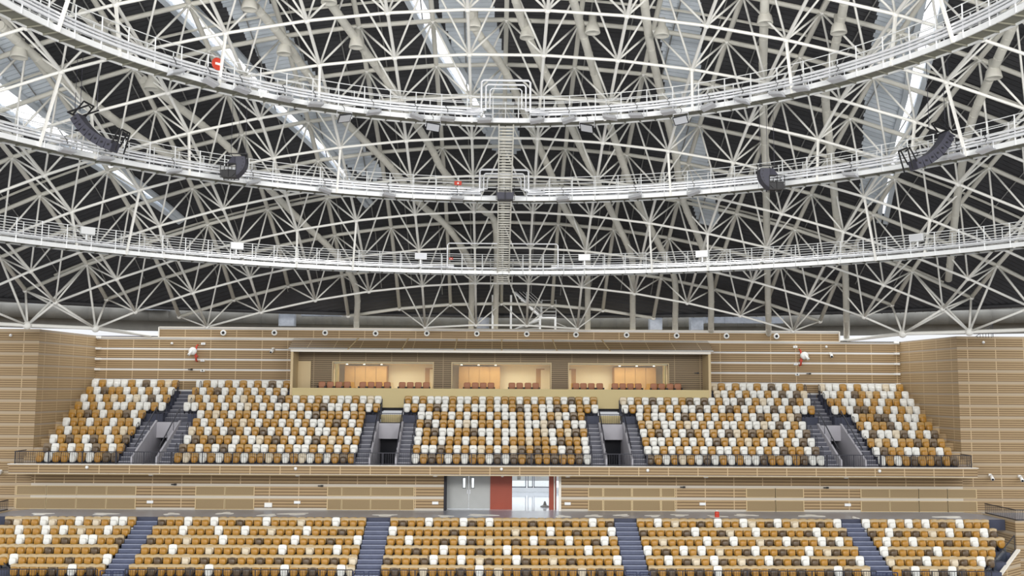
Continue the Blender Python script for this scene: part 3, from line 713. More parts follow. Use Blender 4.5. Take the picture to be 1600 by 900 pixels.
line_array(1, (19.5, 41.9, 18.3), math.radians(8), math.radians(62), math.radians(18), 7, .62, .34, 'curved dark line-array loudspeaker hung at the right-hand end of the middle walkway', (-1, 0))
for (x, y, z), s, lab in (((-12.85, 46.6, 18.35), 1, 'caged loudspeaker basket with curved back between the curved array and the ladder, left side'), ((13.55, 46.3, 17.95), -1, 'caged loudspeaker basket on the right-hand side of the middle walkway')):
    t = thing('caged_speaker', lab, 'loudspeaker', (x, y, z), 'loudspeakers hung at the middle walkway')
    m = MB(); pr = [(.12, .42), (.55, .42)] + [(.55 + .1 * math.sin(u * PI / 6) * 1.0 - .012 * u * u, .42 - u * .17) for u in range(1, 7)] + [(.12, -.62)]
    m.prism([(x + s * a, z + b) for a, b in pr], 'Y', y - .3, y + .3); m.obj('curved_cabinet', 'spk', t)
    for q in range(5):
        m = MB(); qx = x + s * (.5 - .05 * abs(q - 1)); qz = z + .3 - q * .17; m.box(qx - .02, qx + .02, y - .31, y - .298, qz - .04, qz + .02); m.obj('handle_recess', 'black', t)
    m = MB(); m.hexa([(x - s * .3, y - .25, z + .1), (x + s * .2, y - .25, z + .1), (x + s * .2, y + .2, z + .1), (x - s * .3, y + .2, z + .1), (x - s * .1, y - .15, z + .45), (x + s * .2, y - .15, z + .45), (x + s * .2, y + .2, z + .45), (x - s * .1, y + .2, z + .45)]); m.obj('upper_cabinet', 'spk', t)
    m = MB(); m.box(min(x - s * .58, x + s * .12), max(x - s * .58, x + s * .12), y - .28, y + .28, z - .6, z - .28); m.obj('lower_cabinet', 'black', t)
    m = MB(); xa, xb = x - s * .6, x + s * .14
    for yy in (y - .32, y + .32):
        for zz in (z + .05, z - .27, z - .64): m.bar((xa, yy, zz), (xb, yy, zz), .03, .03)
        for xx in (xa, (xa + xb) / 2, xb): m.bar((xx, yy, z - .64), (xx, yy, z + .05), .03, .03)
        m.bar((xa, yy, z - .4), (xa + s * .25, yy, z - .64), .03, .03); m.bar((xb, yy, z - .4), (xb - s * .25, yy, z - .64), .03, .03)
    m.obj('wire_cage', 'black', t)
    m = MB(); m.bar((x - s * .35, y, z + .62), (x + s * .6, y, z + .62), .05, .05); m.bar((x + s * .6, y, z + .62), (x + s * .66, y, z + .1), .04, .04); m.bar((x - s * .2, y, z + .62), (x - s * .05, y, z + .3), .03, .03); m.obj('lifting_beam', 'black', t)
    m = MB()
    for xx in (-.2, .15, .5): m.tube((x + s * xx, y, z + .62), (x + s * xx, y, z + 3.6), .012, 4)
    o = m.obj('suspension_cable', 'spk', t); o['kind'] = 'stuff'
t = thing('speaker_box', 'small dark loudspeaker box hanging under the central ladder at the middle walkway', 'loudspeaker', (.5, 51.6, 18.1), 'loudspeakers hung at the middle walkway')
m = MB(); m.hexa([(.1, 51.4, 17.78), (.95, 51.4, 17.78), (.95, 52, 17.78), (.1, 52, 17.78), (.05, 51.35, 18.15), (1.0, 51.35, 18.15), (1.0, 52, 18.15), (.05, 52, 18.15)]); m.obj('cabinet', 'spk', t)
m = MB()
for xx in (.03, .52, 1.02): m.bar((xx, 51.3, 17.72), (xx, 51.3, 18.5), .03, .03)
for zz in (17.72, 18.2, 18.5): m.bar((.03, 51.3, zz), (1.02, 51.3, zz), .03, .03)
m.bar((.05, 51.3, 18.2), (.3, 51.3, 18.5), .02, .02); m.bar((1.0, 51.3, 18.2), (.75, 51.3, 18.5), .02, .02); m.obj('wire_cage', 'black', t)
# ================================================================= WALLS
XL, XR = -28.43, 29.36
def wall(x0, x1, y0, y1, z0, z1, nm, m_): m = MB(); m.box(x0, x1, y0, y1, z0, z1); return struct(m, nm, m_)
# end walls on the concourse line
wall(-44, XL, 60.5, 60.8, -6, 11.06, 'wall_left', 'wall_end'); wall(XR, 45, 60.5, 60.8, -6, 11.0, 'wall_right', 'wall_end')
def quadwall(p0, p1, z0, z1, nm, m_, zt1=None):
    a = Vector(p0 + (0,)); b = Vector(p1 + (0,)); d = (b - a).normalized(); n = Vector((-d.y, d.x, 0)) * .2; m = MB(); zt1 = z1 if zt1 is None else zt1
    m.hexa([(a.x, a.y, z0), (b.x, b.y, z0), (b.x + n.x, b.y + n.y, z0), (a.x + n.x, a.y + n.y, z0), (a.x, a.y, z1), (b.x, b.y, zt1), (b.x + n.x, b.y + n.y, zt1), (a.x + n.x, a.y + n.y, z1)]); return struct(m, nm, m_)
quadwall((XL, 60.5), (-27.95, 68), 1.5, 11.05, 'wall_left_return', 'wall_side'); quadwall((28.87, 68), (XR, 60.5), 1.5, 11.0, 'wall_right_return', 'wall_side')
# back wall round the suite recess
wall(-28.2, -14.15, 68, 68.3, 6.5, 11.0, 'wall_back', 'wall'); wall(15.12, 29.1, 68, 68.3, 6.5, 10.95, 'wall_back_right', 'wall')
wall(-23.58, 24.52, 67.95, 68.3, 11.0, 11.66, 'wall_back_parapet', 'wall'); wall(-14.15, 15.12, 68, 68.3, 10.75, 11.0, 'wall_back_middle', 'wall')
m = MB(); m.box(-23.6, 24.54, 67.85, 68.35, 11.66, 11.72); m.box(-23.64, -23.56, 67.85, 68.35, 10.98, 11.7); m.box(24.5, 24.58, 67.85, 68.35, 10.95, 11.7)
struct(m, 'trim_1', 'whiteledge')
m = MB(); m.box(-28.2, -23.6, 67.9, 68.35, 11.0, 11.05); m.box(24.5, 29.1, 67.9, 68.35, 10.95, 11.0); struct(m, 'trim_2', 'rail')
# narrow pale edge strip with white blocks at the two corners
for s, x in ((0, -27.8), (1, 28.6)):
    for k in range(5):
        m = MB(); zz = (7.99, 8.71, 9.43, 10.16, 10.95)[k]; m.box(x - .17, x + .2, 67.85, 68.0, zz - .07, zz + .07)
        single(m, 'corner_block', 'white', 'small white block on the ' + ('left' if s == 0 else 'right') + ' rear wall corner, ' + ordn(k) + ' from the bottom', 'block', 'white corner blocks')
m = MB(); m.box(-28.0, 28.8, 67.9, 68.02, 10.93, 10.99); struct(m, 'trim_9', 'whiteledge')
# sloping canopy over the suites
m = MB(); m.hexa([(-14.0, 65.55, 10.06), (15.0, 65.55, 10.06), (15.12, 68.0, 10.75), (-14.15, 68.0, 10.75), (-14.0, 65.5, 10.12), (15.0, 65.5, 10.12), (15.12, 67.95, 10.98), (-14.15, 67.95, 10.98)])
struct(m, 'trim_3', 'wall')
m = MB(); m.box(-13.8, 14.75, 65.35, 65.6, 9.93, 10.08); struct(m, 'trim_4', 'whiteledge')
for i, (xt, xb) in enumerate(((-9.6, -9.95), (-6.1, -6.3), (-2.65, -2.7), (.5, .5), (4.1, 4.25), (7.6, 7.9))):
    m = MB(); m.bar((xt, 67.9, 11.0), (xb, 65.42, 10.1), .07, .05); struct(m, 'trim_%d' % (10 + i), 'beige_trim')
# recess shell
RY = 67.3
m = MB(); m.box(-13.75, 14.7, 65.6, RY + .1, 9.98, 10.05); struct(m, 'ceiling_suite_recess', 'recess')
m = MB(); m.box(-13.75, 14.72, 65.4, RY, 6.9, 7.0); struct(m, 'floor_suite_balcony', 'bluedark')
for x, nm in ((-13.75, 'wall_recess_left'), (14.65, 'wall_recess_right')):
    m = MB(); m.box(x - .05, x + .12, 65.45, 68.05, 6.3, 10.05); struct(m, nm, 'beige_trim')
WIN = [(-11.22, -4.29), (-2.93, 3.92), (5.22, 12.16)]; WZ0, WZ1 = 7.3, 9.28
segs = [-13.75] + [v for w in WIN for v in w] + [14.7]
m = MB()
for a, b in zip(segs[::2], segs[1::2]): m.box(a, b, RY, RY + .15, WZ0, WZ1)
m.box(-13.75, 14.7, RY, RY + .15, WZ1, 9.98); m.box(-13.75, 14.7, RY, RY + .15, 6.9, WZ0)
struct(m, 'wall_suite_front', 'recess')
m = MB(); m.box(-13.63, 14.6, 65.35, 65.6, 6.2, 7.5); struct(m, 'wall_suite_parapet', 'beige')
m = MB(); m.box(-13.63, -12.75, 67.15, 67.28, 7.0, 9.35); struct(m, 'door_1', 'beige_trim')
# suites
for i, (a, b) in enumerate(WIN):
    fr = MB(); t_ = .07
    fr.box(a - t_, b + t_, RY - .05, RY + .2, WZ1, WZ1 + t_); fr.box(a - t_, a, RY - .05, RY + .2, WZ0, WZ1); fr.box(b, b + t_, RY - .05, RY + .2, WZ0, WZ1); fr.box(a - t_, b + t_, RY - .05, RY + .2, WZ0 - t_, WZ0)
    f = struct(fr, 'window_%d' % (i + 2), 'beige_trim')
    g = MB(); g.box(a, b, RY + .06, RY + .075, WZ0, WZ1); g.obj('glass_pane', 'glass', f)
    D0 = RY + 4.2
    r = MB(); r.box(a - .3, b + .3, D0, D0 + .1, 6.9, 9.7); r.box(a - .4, a - .3, RY + .16, D0, 6.9, 9.7); r.box(b + .3, b + .4, RY + .16, D0, 6.9, 9.7); struct(r, 'wall_suite_%d' % (i + 1), 'cream')
    r = MB(); r.box(a - .3, b + .3, RY + .16, D0, 6.85, 6.95); struct(r, 'floor_suite_%d' % (i + 1), 'closet')
    r = MB(); r.box(a - .3, b + .3, RY + .16, D0, 9.22, 9.6); struct(r, 'ceiling_suite_%d' % (i + 1), 'cream')
    mir = (i == 2)
    X = (lambda u: a + u * (b - a)) if not mir else (lambda u: b - u * (b - a))
    nm = ['first', 'middle', 'last'][i]
    cb = thing('built_in_cabinet', 'honey timber wall cabinet inside the %s lit suite from the left' % nm, 'cabinet', (X(.25), D0 - 1.2, 6.95), 'cabinets in the suites')
    for q in range(4):
        m = MB(); x0, x1 = sorted((X(.05 + q * .11), X(.05 + (q + 1) * .11 - .004))); m.box(x0, x1, D0 - 1.25, D0 - 1.2, 6.98, 9.08); m.obj('door', 'closet', cb)
    m = MB(); x0, x1 = sorted((X(.05), X(.49))); m.box(x0, x1, D0 - 1.19, D0 - .02, 6.95, 9.12); m.obj('carcass', 'closet', cb)
    m = MB(); x0, x1 = sorted((X(.88), X(.97))); m.box(x0, x1, D0 - .08, D0, 6.95, 9.0); struct(m, 'door_%d' % (i + 3), 'closet')
    m = MB(); x0, x1 = sorted((X(.93), X(1.03))); m.box(x0, x1, D0 - .12, D0 - .08, 6.95, 8.92); struct(m, 'trim_%d' % (25 + i), 'cream')
    if i != 1:
        cu = MB(); xx = X(.01)
        for q in range(6): cu.tube((xx + .05 * (q % 2) + (.1 if not mir else -.1), RY + .3 + q * .1, 7.0), (xx + .05 * (q % 2) + (.1 if not mir else -.1), RY + .3 + q * .1, 9.2), .075, 8)
        single(cu, 'curtain', 'yellow', 'yellow curtain drawn aside in the %s lit suite' % nm, 'curtain', 'suite curtains')
    m = MB(); x0, x1 = sorted((X(.02), X(.6))); m.box(x0, x1, D0 - 2.6, D0 - 2.0, 7.35, 7.42); m.box(x0 + .1, x0 + .16, D0 - 2.55, D0 - 2.05, 6.95, 7.35); m.box(x1 - .16, x1 - .1, D0 - 2.55, D0 - 2.05, 6.95, 7.35)
    single(m, 'counter', 'cream', 'pale counter in front of the cabinet of the %s lit suite' % nm, 'counter', 'counters in the suites')
    for q in range(3):
        m = MB(); cx_, cy_ = X(.08 + q * .18), RY + 1.6; m.lathe((cx_, cy_ + 1.0, 9.19), [(.07, .0), (.07, .03)], 'Z', 12); 
        single(m, 'ceiling_downlight', 'lamp', 'small round downlight over the %s lit suite, %s from its cabinet end' % (nm, ordn(q)), 'light', 'suite downlights')
    area('suite_lamp.%03d' % i, ((a + b) / 2, RY + 2.0, 9.17), ((a + b) / 2, RY + 2.2, 7), 5.5, SUITE_P, (1, .95, .84), 2.5)
# suite armchairs
def suite_seat_meshes():
    b = MB(); b.pad(.47, .46, .70, .10, [(.86, -.06), (1, -.04), (1, .03), (.86, .05)], n=20, p=5)
    c = MB(); c.box(-.22, .22, -.35, .06, .36, .46)
    a = MB(); a.box(-.28, -.22, -.33, .08, .05, .62); a2 = MB(); a2.box(.22, .28, -.33, .08, .05, .62)
    l = MB(); l.box(-.2, .2, -.1, .05, 0, .36)
    return [('backrest', b.mesh('backrest', 'rust', True)), ('seat_cushion', c.mesh('seat_cushion', 'black')), ('armrest', a.mesh('armrest', 'black')), ('armrest', a2.mesh('armrest', 'black')), ('pedestal', l.mesh('pedestal', 'black'))]
SSM = suite_seat_meshes()
for i, x in enumerate(D['suiteseats']):
    blk = 0 if i < 12 else (1 if i < 20 else 2)
    r = thing('suite_seat', 'rust-brown padded seat with black arms before the %s suite window, %s in its row' % (['first', 'middle', 'last'][blk], ordn(i - (0, 12, 20)[blk])), 'armchair', (x, 66.35, 7.0), 'rust-brown seats on the suite balcony')
    for nm, me in SSM:
        o = bpy.data.objects.new(nm, me); COL.objects.link(o); o.parent = r
# ---- balcony front
m = MB(); m.box(-29.0, 28.95 + .5, 58.75, 58.95, 2.32, 2.84); struct(m, 'wall_balcony_front', 'fascia')
m = MB(); m.box(-29.05, 29.5, 58.68, 59.1, 2.84, 2.89); struct(m, 'trim_5', 'whiteledge')
m = MB(); m.box(-29.0, 29.45, 58.75, 60.6, 2.28, 2.33); struct(m, 'ceiling_balcony_soffit', 'beige_trim')
# low wall under the balcony, with the door opening
DX0, DX1 = -3.04, 4.21
for a, b, nm in ((XL, DX0, 'wall_concourse_left'), (DX1, XR, 'wall_concourse_right')): wall(a, b, 60.5, 60.8, 0, 2.6, nm, 'wall_low')
pl = [(0, 4), (4, 6), (6, 10), (10, 14), (14, 16), (16, 20)]
gi = 0
for g0, g1 in pl:
    t = thing('acoustic_panels', 'plain brown acoustic panelling in pale frames on the low wall, ' + ordn(gi) + ' group from the left', 'wall panel', (D['panels'][g0][0], 60.48, .02), 'acoustic panel groups'); gi += 1
    for a, b in D['panels'][g0:g1]:
        for z0, z1 in ((.06, .66), (.90, 1.40)):
            m = MB(); m.box(a, b, 60.47, 60.5, z0, z1); m.obj('panel', 'acoustic', t)
            m = MB()
            for xx in (a - .05, b): m.box(xx, xx + .05, 60.455, 60.5, z0, z1)
            m.box(a - .05, b + .05, 60.455, 60.5, z1, z1 + .03); m.box(a - .05, b + .05, 60.455, 60.5, z0 - .03, z0); m.obj('frame', 'beige_trim', t)
# floor of the concourse + corridor
m = MB(); m.box(-29.3, 30.2, 57.25, 60.55, -.3, 0); m.box(30.4, 45, 56.4, 60.5, -.3, 0); m.box(-45, -29.5, 56.4, 60.5, -.3, 0); struct(m, 'floor', 'floor')
m = MB(); m.box(DX0, DX1, 60.55, 80, -.3, 0.0); struct(m, 'floor_corridor', 'floortile')
m = MB(); m.box(-29.2, 30.15, 57.15, 57.25, -.6, .0); struct(m, 'trim_6', 'bluedark')
for i, (x, y, w) in enumerate(D['spill']):
    m = MB(); n = 22; rr = [1 + .28 * math.sin(3 * a + i) + .16 * math.sin(5 * a + 2 * i) for a in [2 * PI * q / n for q in range(n)]]
    yy = min(max(y, 57.9), 59.2)
    m.prism([(x + math.cos(2 * PI * q / n) * rr[q] * w / 2, yy + math.sin(2 * PI * q / n) * rr[q] * .45) for q in range(n)], 'Z', 0.001, .008)
    single(m, 'dust_patch', 'spill', 'pale dusty patch on the grey concourse floor, ' + ordn(i) + ' from the left', 'stain', 'dusty floor patches')
# doors and corridor
m = MB(); m.box(DX0 - .03, DX0 + .12, 60.45, 61.4, 0, 2.4); struct(m, 'trim_7', 'dark')
t = thing('double_door', 'grey steel double door with two slim glazed slots under the balcony', 'door', (-1.55, 61.3, 0))
for s, (a, b) in enumerate(((-2.92, -1.556), (-1.544, -.2))):
    c = (-1.84, -1.30)[s]
    m = MB(); m.box(a, c - .09, 61.3, 61.36, .02, 2.45); m.box(c + .09, b, 61.3, 61.36, .02, 2.45); m.box(c - .09, c + .09, 61.3, 61.36, .02, 1.3); m.box(c - .09, c + .09, 61.3, 61.36, 1.93, 2.45); dl = m.obj('door_leaf', 'steel', t)
    m = MB(); m.box(c - .1, c - .075, 61.28, 61.37, 1.28, 1.95); m.box(c + .075, c + .1, 61.28, 61.37, 1.28, 1.95); m.box(c - .1, c + .1, 61.28, 61.37, 1.28, 1.31); m.box(c - .1, c + .1, 61.28, 61.37, 1.92, 1.95); m.obj('slot_frame', 'black', dl); m = MB(); m.box(c - .08, c + .08, 61.32, 61.33, 1.3, 1.93); m.obj('glass_slot', 'glass', dl)
    m = MB(); m.box((-1.66, -1.5)[s], (-1.60, -1.44)[s], 61.24, 61.3, .95, 1.2); m.obj('handle', 'lampgrey', dl)
wall(-.2, 1.17, 61.25, 61.4, 0, 2.5, 'wall_red_panel', 'redwall')
t = thing('wall_sensor', 'small white oval device high on the red-brown panel', 'sensor', (.55, 61.24, 2.1)); m = MB(); m.lathe((.55, 61.2, 2.1), [(.08, -.03), (.11, 0), (.11, .05)], 'Y', 14); m.obj('cover', 'white', t); m = MB(); m.box(.5, .6, 61.15, 61.19, 2.08, 2.16); m.obj('lens', 'lampgrey', t)
wall(3.5, 3.95, 61.2, 61.6, 0, 2.6, 'wall_red_pier', 'redwall'); m = MB(); m.box(3.78, 3.86, 61.1, 61.2, 0, 2.5); m.box(4.05, 4.2, 60.45, 60.6, 0, 2.5); struct(m, 'trim_8', 'whiteledge')
wall(-3.1, -2.9, 61.4, 80, 0, 3.2, 'wall_corridor_left', 'corridor'); wall(1.0, 1.17, 61.4, 66, 0, 3.2, 'wall_corridor_inner', 'corridor'); wall(6.5, 6.7, 61.8, 80, 0, 3.2, 'wall_corridor_right', 'corridor')
m = MB(); m.box(4.2, 6.6, 60.8, 61, 0, 3.2); struct(m, 'wall_corridor_front', 'corridor')
m = MB(); m.box(-.2, 6.7, 61.4, 71, 3.1, 3.2); struct(m, 'ceiling_corridor', 'corridor')
m = MB(); m.box(DX1, 6.7, 60.8, 80, -.3, 0.0); struct(m, 'floor_corridor_side', 'floortile')
for i, (a, b) in enumerate(((1.3, 2.4), (2.5, 2.9), (2.95, 4.5))):
    fr = MB(); fr.box(a, a + .07, 71.5, 71.6, .3, 3.1); fr.box(b - .07, b, 71.5, 71.6, .3, 3.1); fr.box(a, b, 71.5, 71.6, .3, .38); fr.box(a, b, 71.5, 71.6, 3.0, 3.1); f = struct(fr, 'window_%d' % (8 + i), 'glassframe')
    g = MB(); g.box(a + .07, b - .07, 71.54, 71.56, .38, 3.0); g.obj('glass_pane', 'glass', f)
wall(-3, 6.7, 71.5, 71.7, 0, .3, 'wall_corridor_end', 'corridor')
m = MB(); m.tube((1.75, 67, 1.3), (1.75, 67, 3.1), .12, 12); struct(m, 'column_corridor', 'conc')
m = MB(); m.lathe((3.3, 62.6, 0), [(.28, 0), (.3, .05), (.12, .12), (.05, .35)], 'Z', 10); single(m, 'rubble_bag', 'conc', 'crumpled grey sack on the floor beside the red pier', 'bag')
area('corridor_lamp.001', (-1.2, 64, 3.0), (-1.2, 64, 0), 2, CORR_P * .5, (.95, .98, 1), 3)
wall(-2.9, 1.0, 66, 66.2, 0, 3.2, 'wall_corridor_lobby', 'corridor')
area('corridor_lamp', (2.5, 66, 3.0), (2.5, 66, 0), 5, CORR_P, (.95, .98, 1), 8)
# ---- little things on walls
for i, p in enumerate(D['nozring']):
    t = thing('jet_nozzle', 'white round air nozzle with black centre on the top wall band, ' + ordn(i) + ' from the left', 'air nozzle', (p[0], 67.9, p[2]), 'round air nozzles on the top wall band')
    m = MB(); n = 20
    m.lathe((p[0], 67.9, p[2]), [(.2, .05), (.2, -.06), (.17, -.08), (.11, -.08), (.09, -.03)], 'Y', n); m.obj('ring', 'white', t, smooth=False)
    m = MB(); m.lathe((p[0], 67.86, p[2]), [(.09, .0), (.095, -.05)], 'Y', n); m.obj('dark_core', 'black', t)
wn = ['on the left end wall', 'on the left return wall', 'on the rear timber wall near the water cannon', 'on the rear wall right of the right-hand water cannon', 'on the right return wall', 'on the right end wall']
for i, p in enumerate(D['cam']):
    m = MB(); m.lathe((p[0], p[1] - .02, p[2]), [(.03, .06), (.09, .02), (.09, -.04), (.06, -.1), (.02, -.12)], 'Y', 12); single(m, 'dome_sensor', 'white', 'small white knob-like sensor ' + wn[i], 'sensor', 'knob sensors on the walls', True)
wn = ['above the left water cannon, highest of three', 'beside the left water cannon, middle of three', 'below the left water cannon, lowest of three', 'above the right water cannon, highest of three', 'beside the right water cannon, middle of three', 'below the right water cannon, lowest of three']
for i, p in enumerate(D['wbox']):
    t = thing('junction_box', 'small white box ' + wn[i], 'box', (p[0], 67.95, p[2]), 'white boxes by the water cannons')
    m = MB(); m.box(p[0] - .14, p[0] + .14, 67.88, 68.0, p[2] - .08, p[2] + .08); m.obj('casing', 'white', t); m = MB(); m.box(p[0] - .05, p[0] + .05, 67.86, 67.88, p[2] - .04, p[2] + .04); m.obj('face', 'black' if i in (2, 5) else 'lampgrey', t)
for i, p in enumerate(D['monitor']):
    s = 1 if i == 0 else -1; x, z = p[0], p[2]
    t = thing('water_cannon', ('left' if i == 0 else 'right') + ' red pipe and white roll-shaped water cannon on the rear timber wall', 'water cannon', (x, 67.8, z), 'water cannons')
    m = MB(); m.path([(x + s * .15, 67.95, z + .5), (x + s * .12, 67.75, z + .4), (x + s * .1, 67.7, z - .1), (x + s * .14, 67.75, z - .6), (x + s * .14, 68, z - .65)], .06, 8); m.obj('supply_pipe', 'red', t, smooth=True)
    m = MB(); m.lathe((x - s * .08, 67.6, z + .05), [(.2, -.15), (.27, -.08), (.27, .1), (.2, .15)], 'Y', 16); m.obj('motor_drum', 'white', t, smooth=True)
    m = MB(); m.tube((x - s * .12, 67.55, z + .1), (x - s * .2, 67.1, z - .22), .07, 10, .1); m.obj('nozzle', 'white', t, smooth=True)
    m = MB(); m.lathe((x + s * .14, 67.72, z - .3), [(.1, -.1), (.1, .1)], 'Y', 10); m.obj('valve', 'red', t)
wn = ['white camera on the rear wall beside the suite frame', 'white camera on the rear wall right of the right water cannon', 'white camera on the right end wall, farther from the balcony end', 'white camera on the right end wall next to the balcony end', 'white camera on the left end wall by the balcony end']
for i, p in enumerate(D['bulletcam']):
    t = thing('security_camera', wn[i], 'camera', (p[0], p[1], p[2]), 'security cameras'); x, y, z = p
    m = MB(); m.box(x - .08, x + .08, y - .12, y, z + .05, z + .2); m.obj('wall_bracket', 'white', t)
    m = MB(); m.tube((x + .05, y - .1, z + .08), (x - .05, y - .5, z - .12), .1, 10); m.obj('camera_body', 'white', t, smooth=True)
    m = MB(); m.tube((x - .05, y - .5, z - .12), (x - .055, y - .52, z - .13), .07, 10); m.obj('lens', 'black', t)
for i, p in enumerate(D['fascia_lamp']):
    m = MB(); m.ball((p[0], 58.68, p[2]), .1, 12, 8); m.tube((p[0], 58.7, p[2]), (p[0], 58.78, p[2]), .05, 8); single(m, 'globe_sensor', 'white', 'white ball-shaped device on the timber balcony front, ' + ordn(i) + ' from the left', 'sensor', 'ball devices on the balcony front', True)
for i, x in enumerate(D['soffit']):
    m = MB(); m.lathe((x, 59.3, 2.2), [(.1, -.03), (.15, .0), (.15, .08)], 'Z', 14); single(m, 'soffit_light', 'white', 'round white fitting under the balcony edge, ' + ordn(i) + ' from the left', 'light', 'fittings under the balcony')
for i, p in enumerate(D['sign']):
    t = thing('exit_light', 'small white rectangular light low on the concourse wall, ' + ordn(i) + ' from the left', 'light', (p[0], 60.45, p[2]), 'low rectangular wall lights'); x, z = p[0], p[2]
    m = MB(); m.box(x - .19, x + .19, 60.42, 60.5, z - .08, z + .08); m.obj('casing', 'white', t); m = MB(); m.box(x - .16, x + .16, 60.41, 60.42, z - .055, z + .055); m.obj('face', 'corridor', t)
x, z = D['speakerbox'][0], D['speakerbox'][2]; m = MB(); m.box(x - .23, x + .23, 60.38, 60.5, z - .13, z + .13); m.lathe((x - .1, 60.37, z), [(.07, 0), (.07, .02)], 'Y', 12); m.lathe((x + .1, 60.37, z), [(.07, 0), (.07, .02)], 'Y', 12)
single(m, 'wall_socket_box', 'white', 'white double box on the low wall, larger than the lights beside it', 'box')
wn = ['on the low wall, first from the left', 'on the low wall, second from the left', 'on the low wall, third from the left', 'on the low wall, fourth from the left', 'under the right-hand water cannon', 'on the dark suite recess wall near its right end', 'under the left-hand water cannon']
for i, p in enumerate(D['blackvent']):
    m = MB(); x, y, z = p; m.box(x - .13, x + .07, y - .05, y + .05, z - .03, z + .03); m.box(x + .05, x + .18, y - .06, y + .05, z - .05, z + .05); single(m, 'black_fixture', 'black', 'small black fixture ' + wn[i], 'fixture', 'small black wall fixtures')
x, y, z = D['extinguisher']; y = 57.9
t = thing('fire_extinguisher', 'small red barrel-shaped object standing on a dusty patch of the concourse floor', 'extinguisher', (x, y, 0)); m = MB(); m.lathe((x, y, 0), [(.13, 0.01), (.14, .05), (.14, .13), (.12, .15), (.14, .18), (.13, .3), (.06, .34)], 'Z', 14); m.obj('barrel', 'red', t); m = MB(); m.lathe((x, y, .34), [(.05, 0), (.06, .06)], 'Z', 10); m.obj('cap', 'white', t)
# ================================================================= UPPER STAND
DU_, HU = .833, .495
def ur(r): return 66.8 - DU_ * (r - 1), .1 + ZC - HU * (r - 1) - .42       # seat line y, tread z
DL_, HL = .836, .388
def lr(r): return 56.73 - DL_ * (r - 1), -7.875 + ZC - HL * (r - 1) - .365
UB = {'A': ((-27.45, 12, 1, 4), (-27.45, 10, 5, 10)), }
GU = {  # letters per block and row; W white, O orange, B brown, T beige
'A': ["WOWWWOWBWOTO", "OWBOOWOWOWOW", "WOWOTOWTWBWO", "OWOWOWWOWWOW", "OOBOWOOBWO", "WOOWOOWOOW", "OWOOOOWOTO", "WOBOWBOWOB", "BWOWOWBOWO", "OWOOWOWOBB"],
'B': ["WOWWOWOWOWBWO", "OWOBWOWOWOWOW", "TOWOWOWTOWOWB" + "OWOWOWOWWOWTW", "WWOWOWOWTOWOW" + "WOWOOBWWOWOWO", "WOTOWOOWOWOO" + "WOWBOOOWOO", "OWOWOOTOWOOW" + "OWOWWOBOWO", "TOWOWBOWOBWOW" + "OWOWWOWOW", "WBOBOOWOWTOBO" + "WOWBOTOWO", "BOWOWBWOOWWOW" + "OWWOWOWOW", "OTOWOWOOWOOTOW" + "OTWOWOBO"],
'C': ["", "", "OWOWWWOWWOWOW" + "OOWOWOWOWBOWO", "WOWOBWOWOWWOW" + "WOBWOWWBOWOOW", "WWOOWOWOOWO" + "WWOWOWOTWBO", "OBWOOWTWOOW" + "OWOWWTBWOWW", "WOBWWOOBWWO" + "WWOWOTWOTBO", "WOOWOOWOOWO" + "WOOTOOWBOOW", "OWWBOWOWTOW" + "OTBOBOOWBOW", "WOBOWOWOOWB" + "WBOBOOBOOBW"],
'D': ["TOWOWWOWBWOWO", "TWOWOWWOWBWBT", "TWOWBWOWOBWBW" + "OWWBWOTWOWBOW", "WOWOWOWOWWBWO" + "WBOWOWWBWOWWO", "WOWWOWBOWOW" + "OOWOWBOWOTB", "OTOWWOTWOWO" + "WWOWWTWBWOW", "WOBWOWBOWO" + "WBTOBOBOWOWB", "OWWOWOWOWB" + "OWOTOWOWOWBW", "WWOWOWOWOW" + "WOWOWOWBOOWB", "BOWOTOWBW" + "OWOWWBOOWOBWW"],
'E': ["TWWOWOWWWTWO", "WWOWBOTOWWOW", "OOWWOWOWOOWW", "WOWBBOWOWOTW", "WOOBBWOWWO", "OWOOBWOWOO", "WBWWTBWOWB", "OTOWOOBOBO", "WBOOWWOOWO", "WOWOBOOBOB"]}
X0U = {'A': lambda r: -27.45, 'B': lambda r: -20.31 if r < 5 else -19.15, 'C': lambda r: -5.78 if r < 5 else -4.77, 'D': lambda r: {1: 15.3, 2: 15.3, 3: 8.73, 4: 8.73}.get(r, 9.57), 'E': lambda r: 22.82 if r < 5 else 23.85}
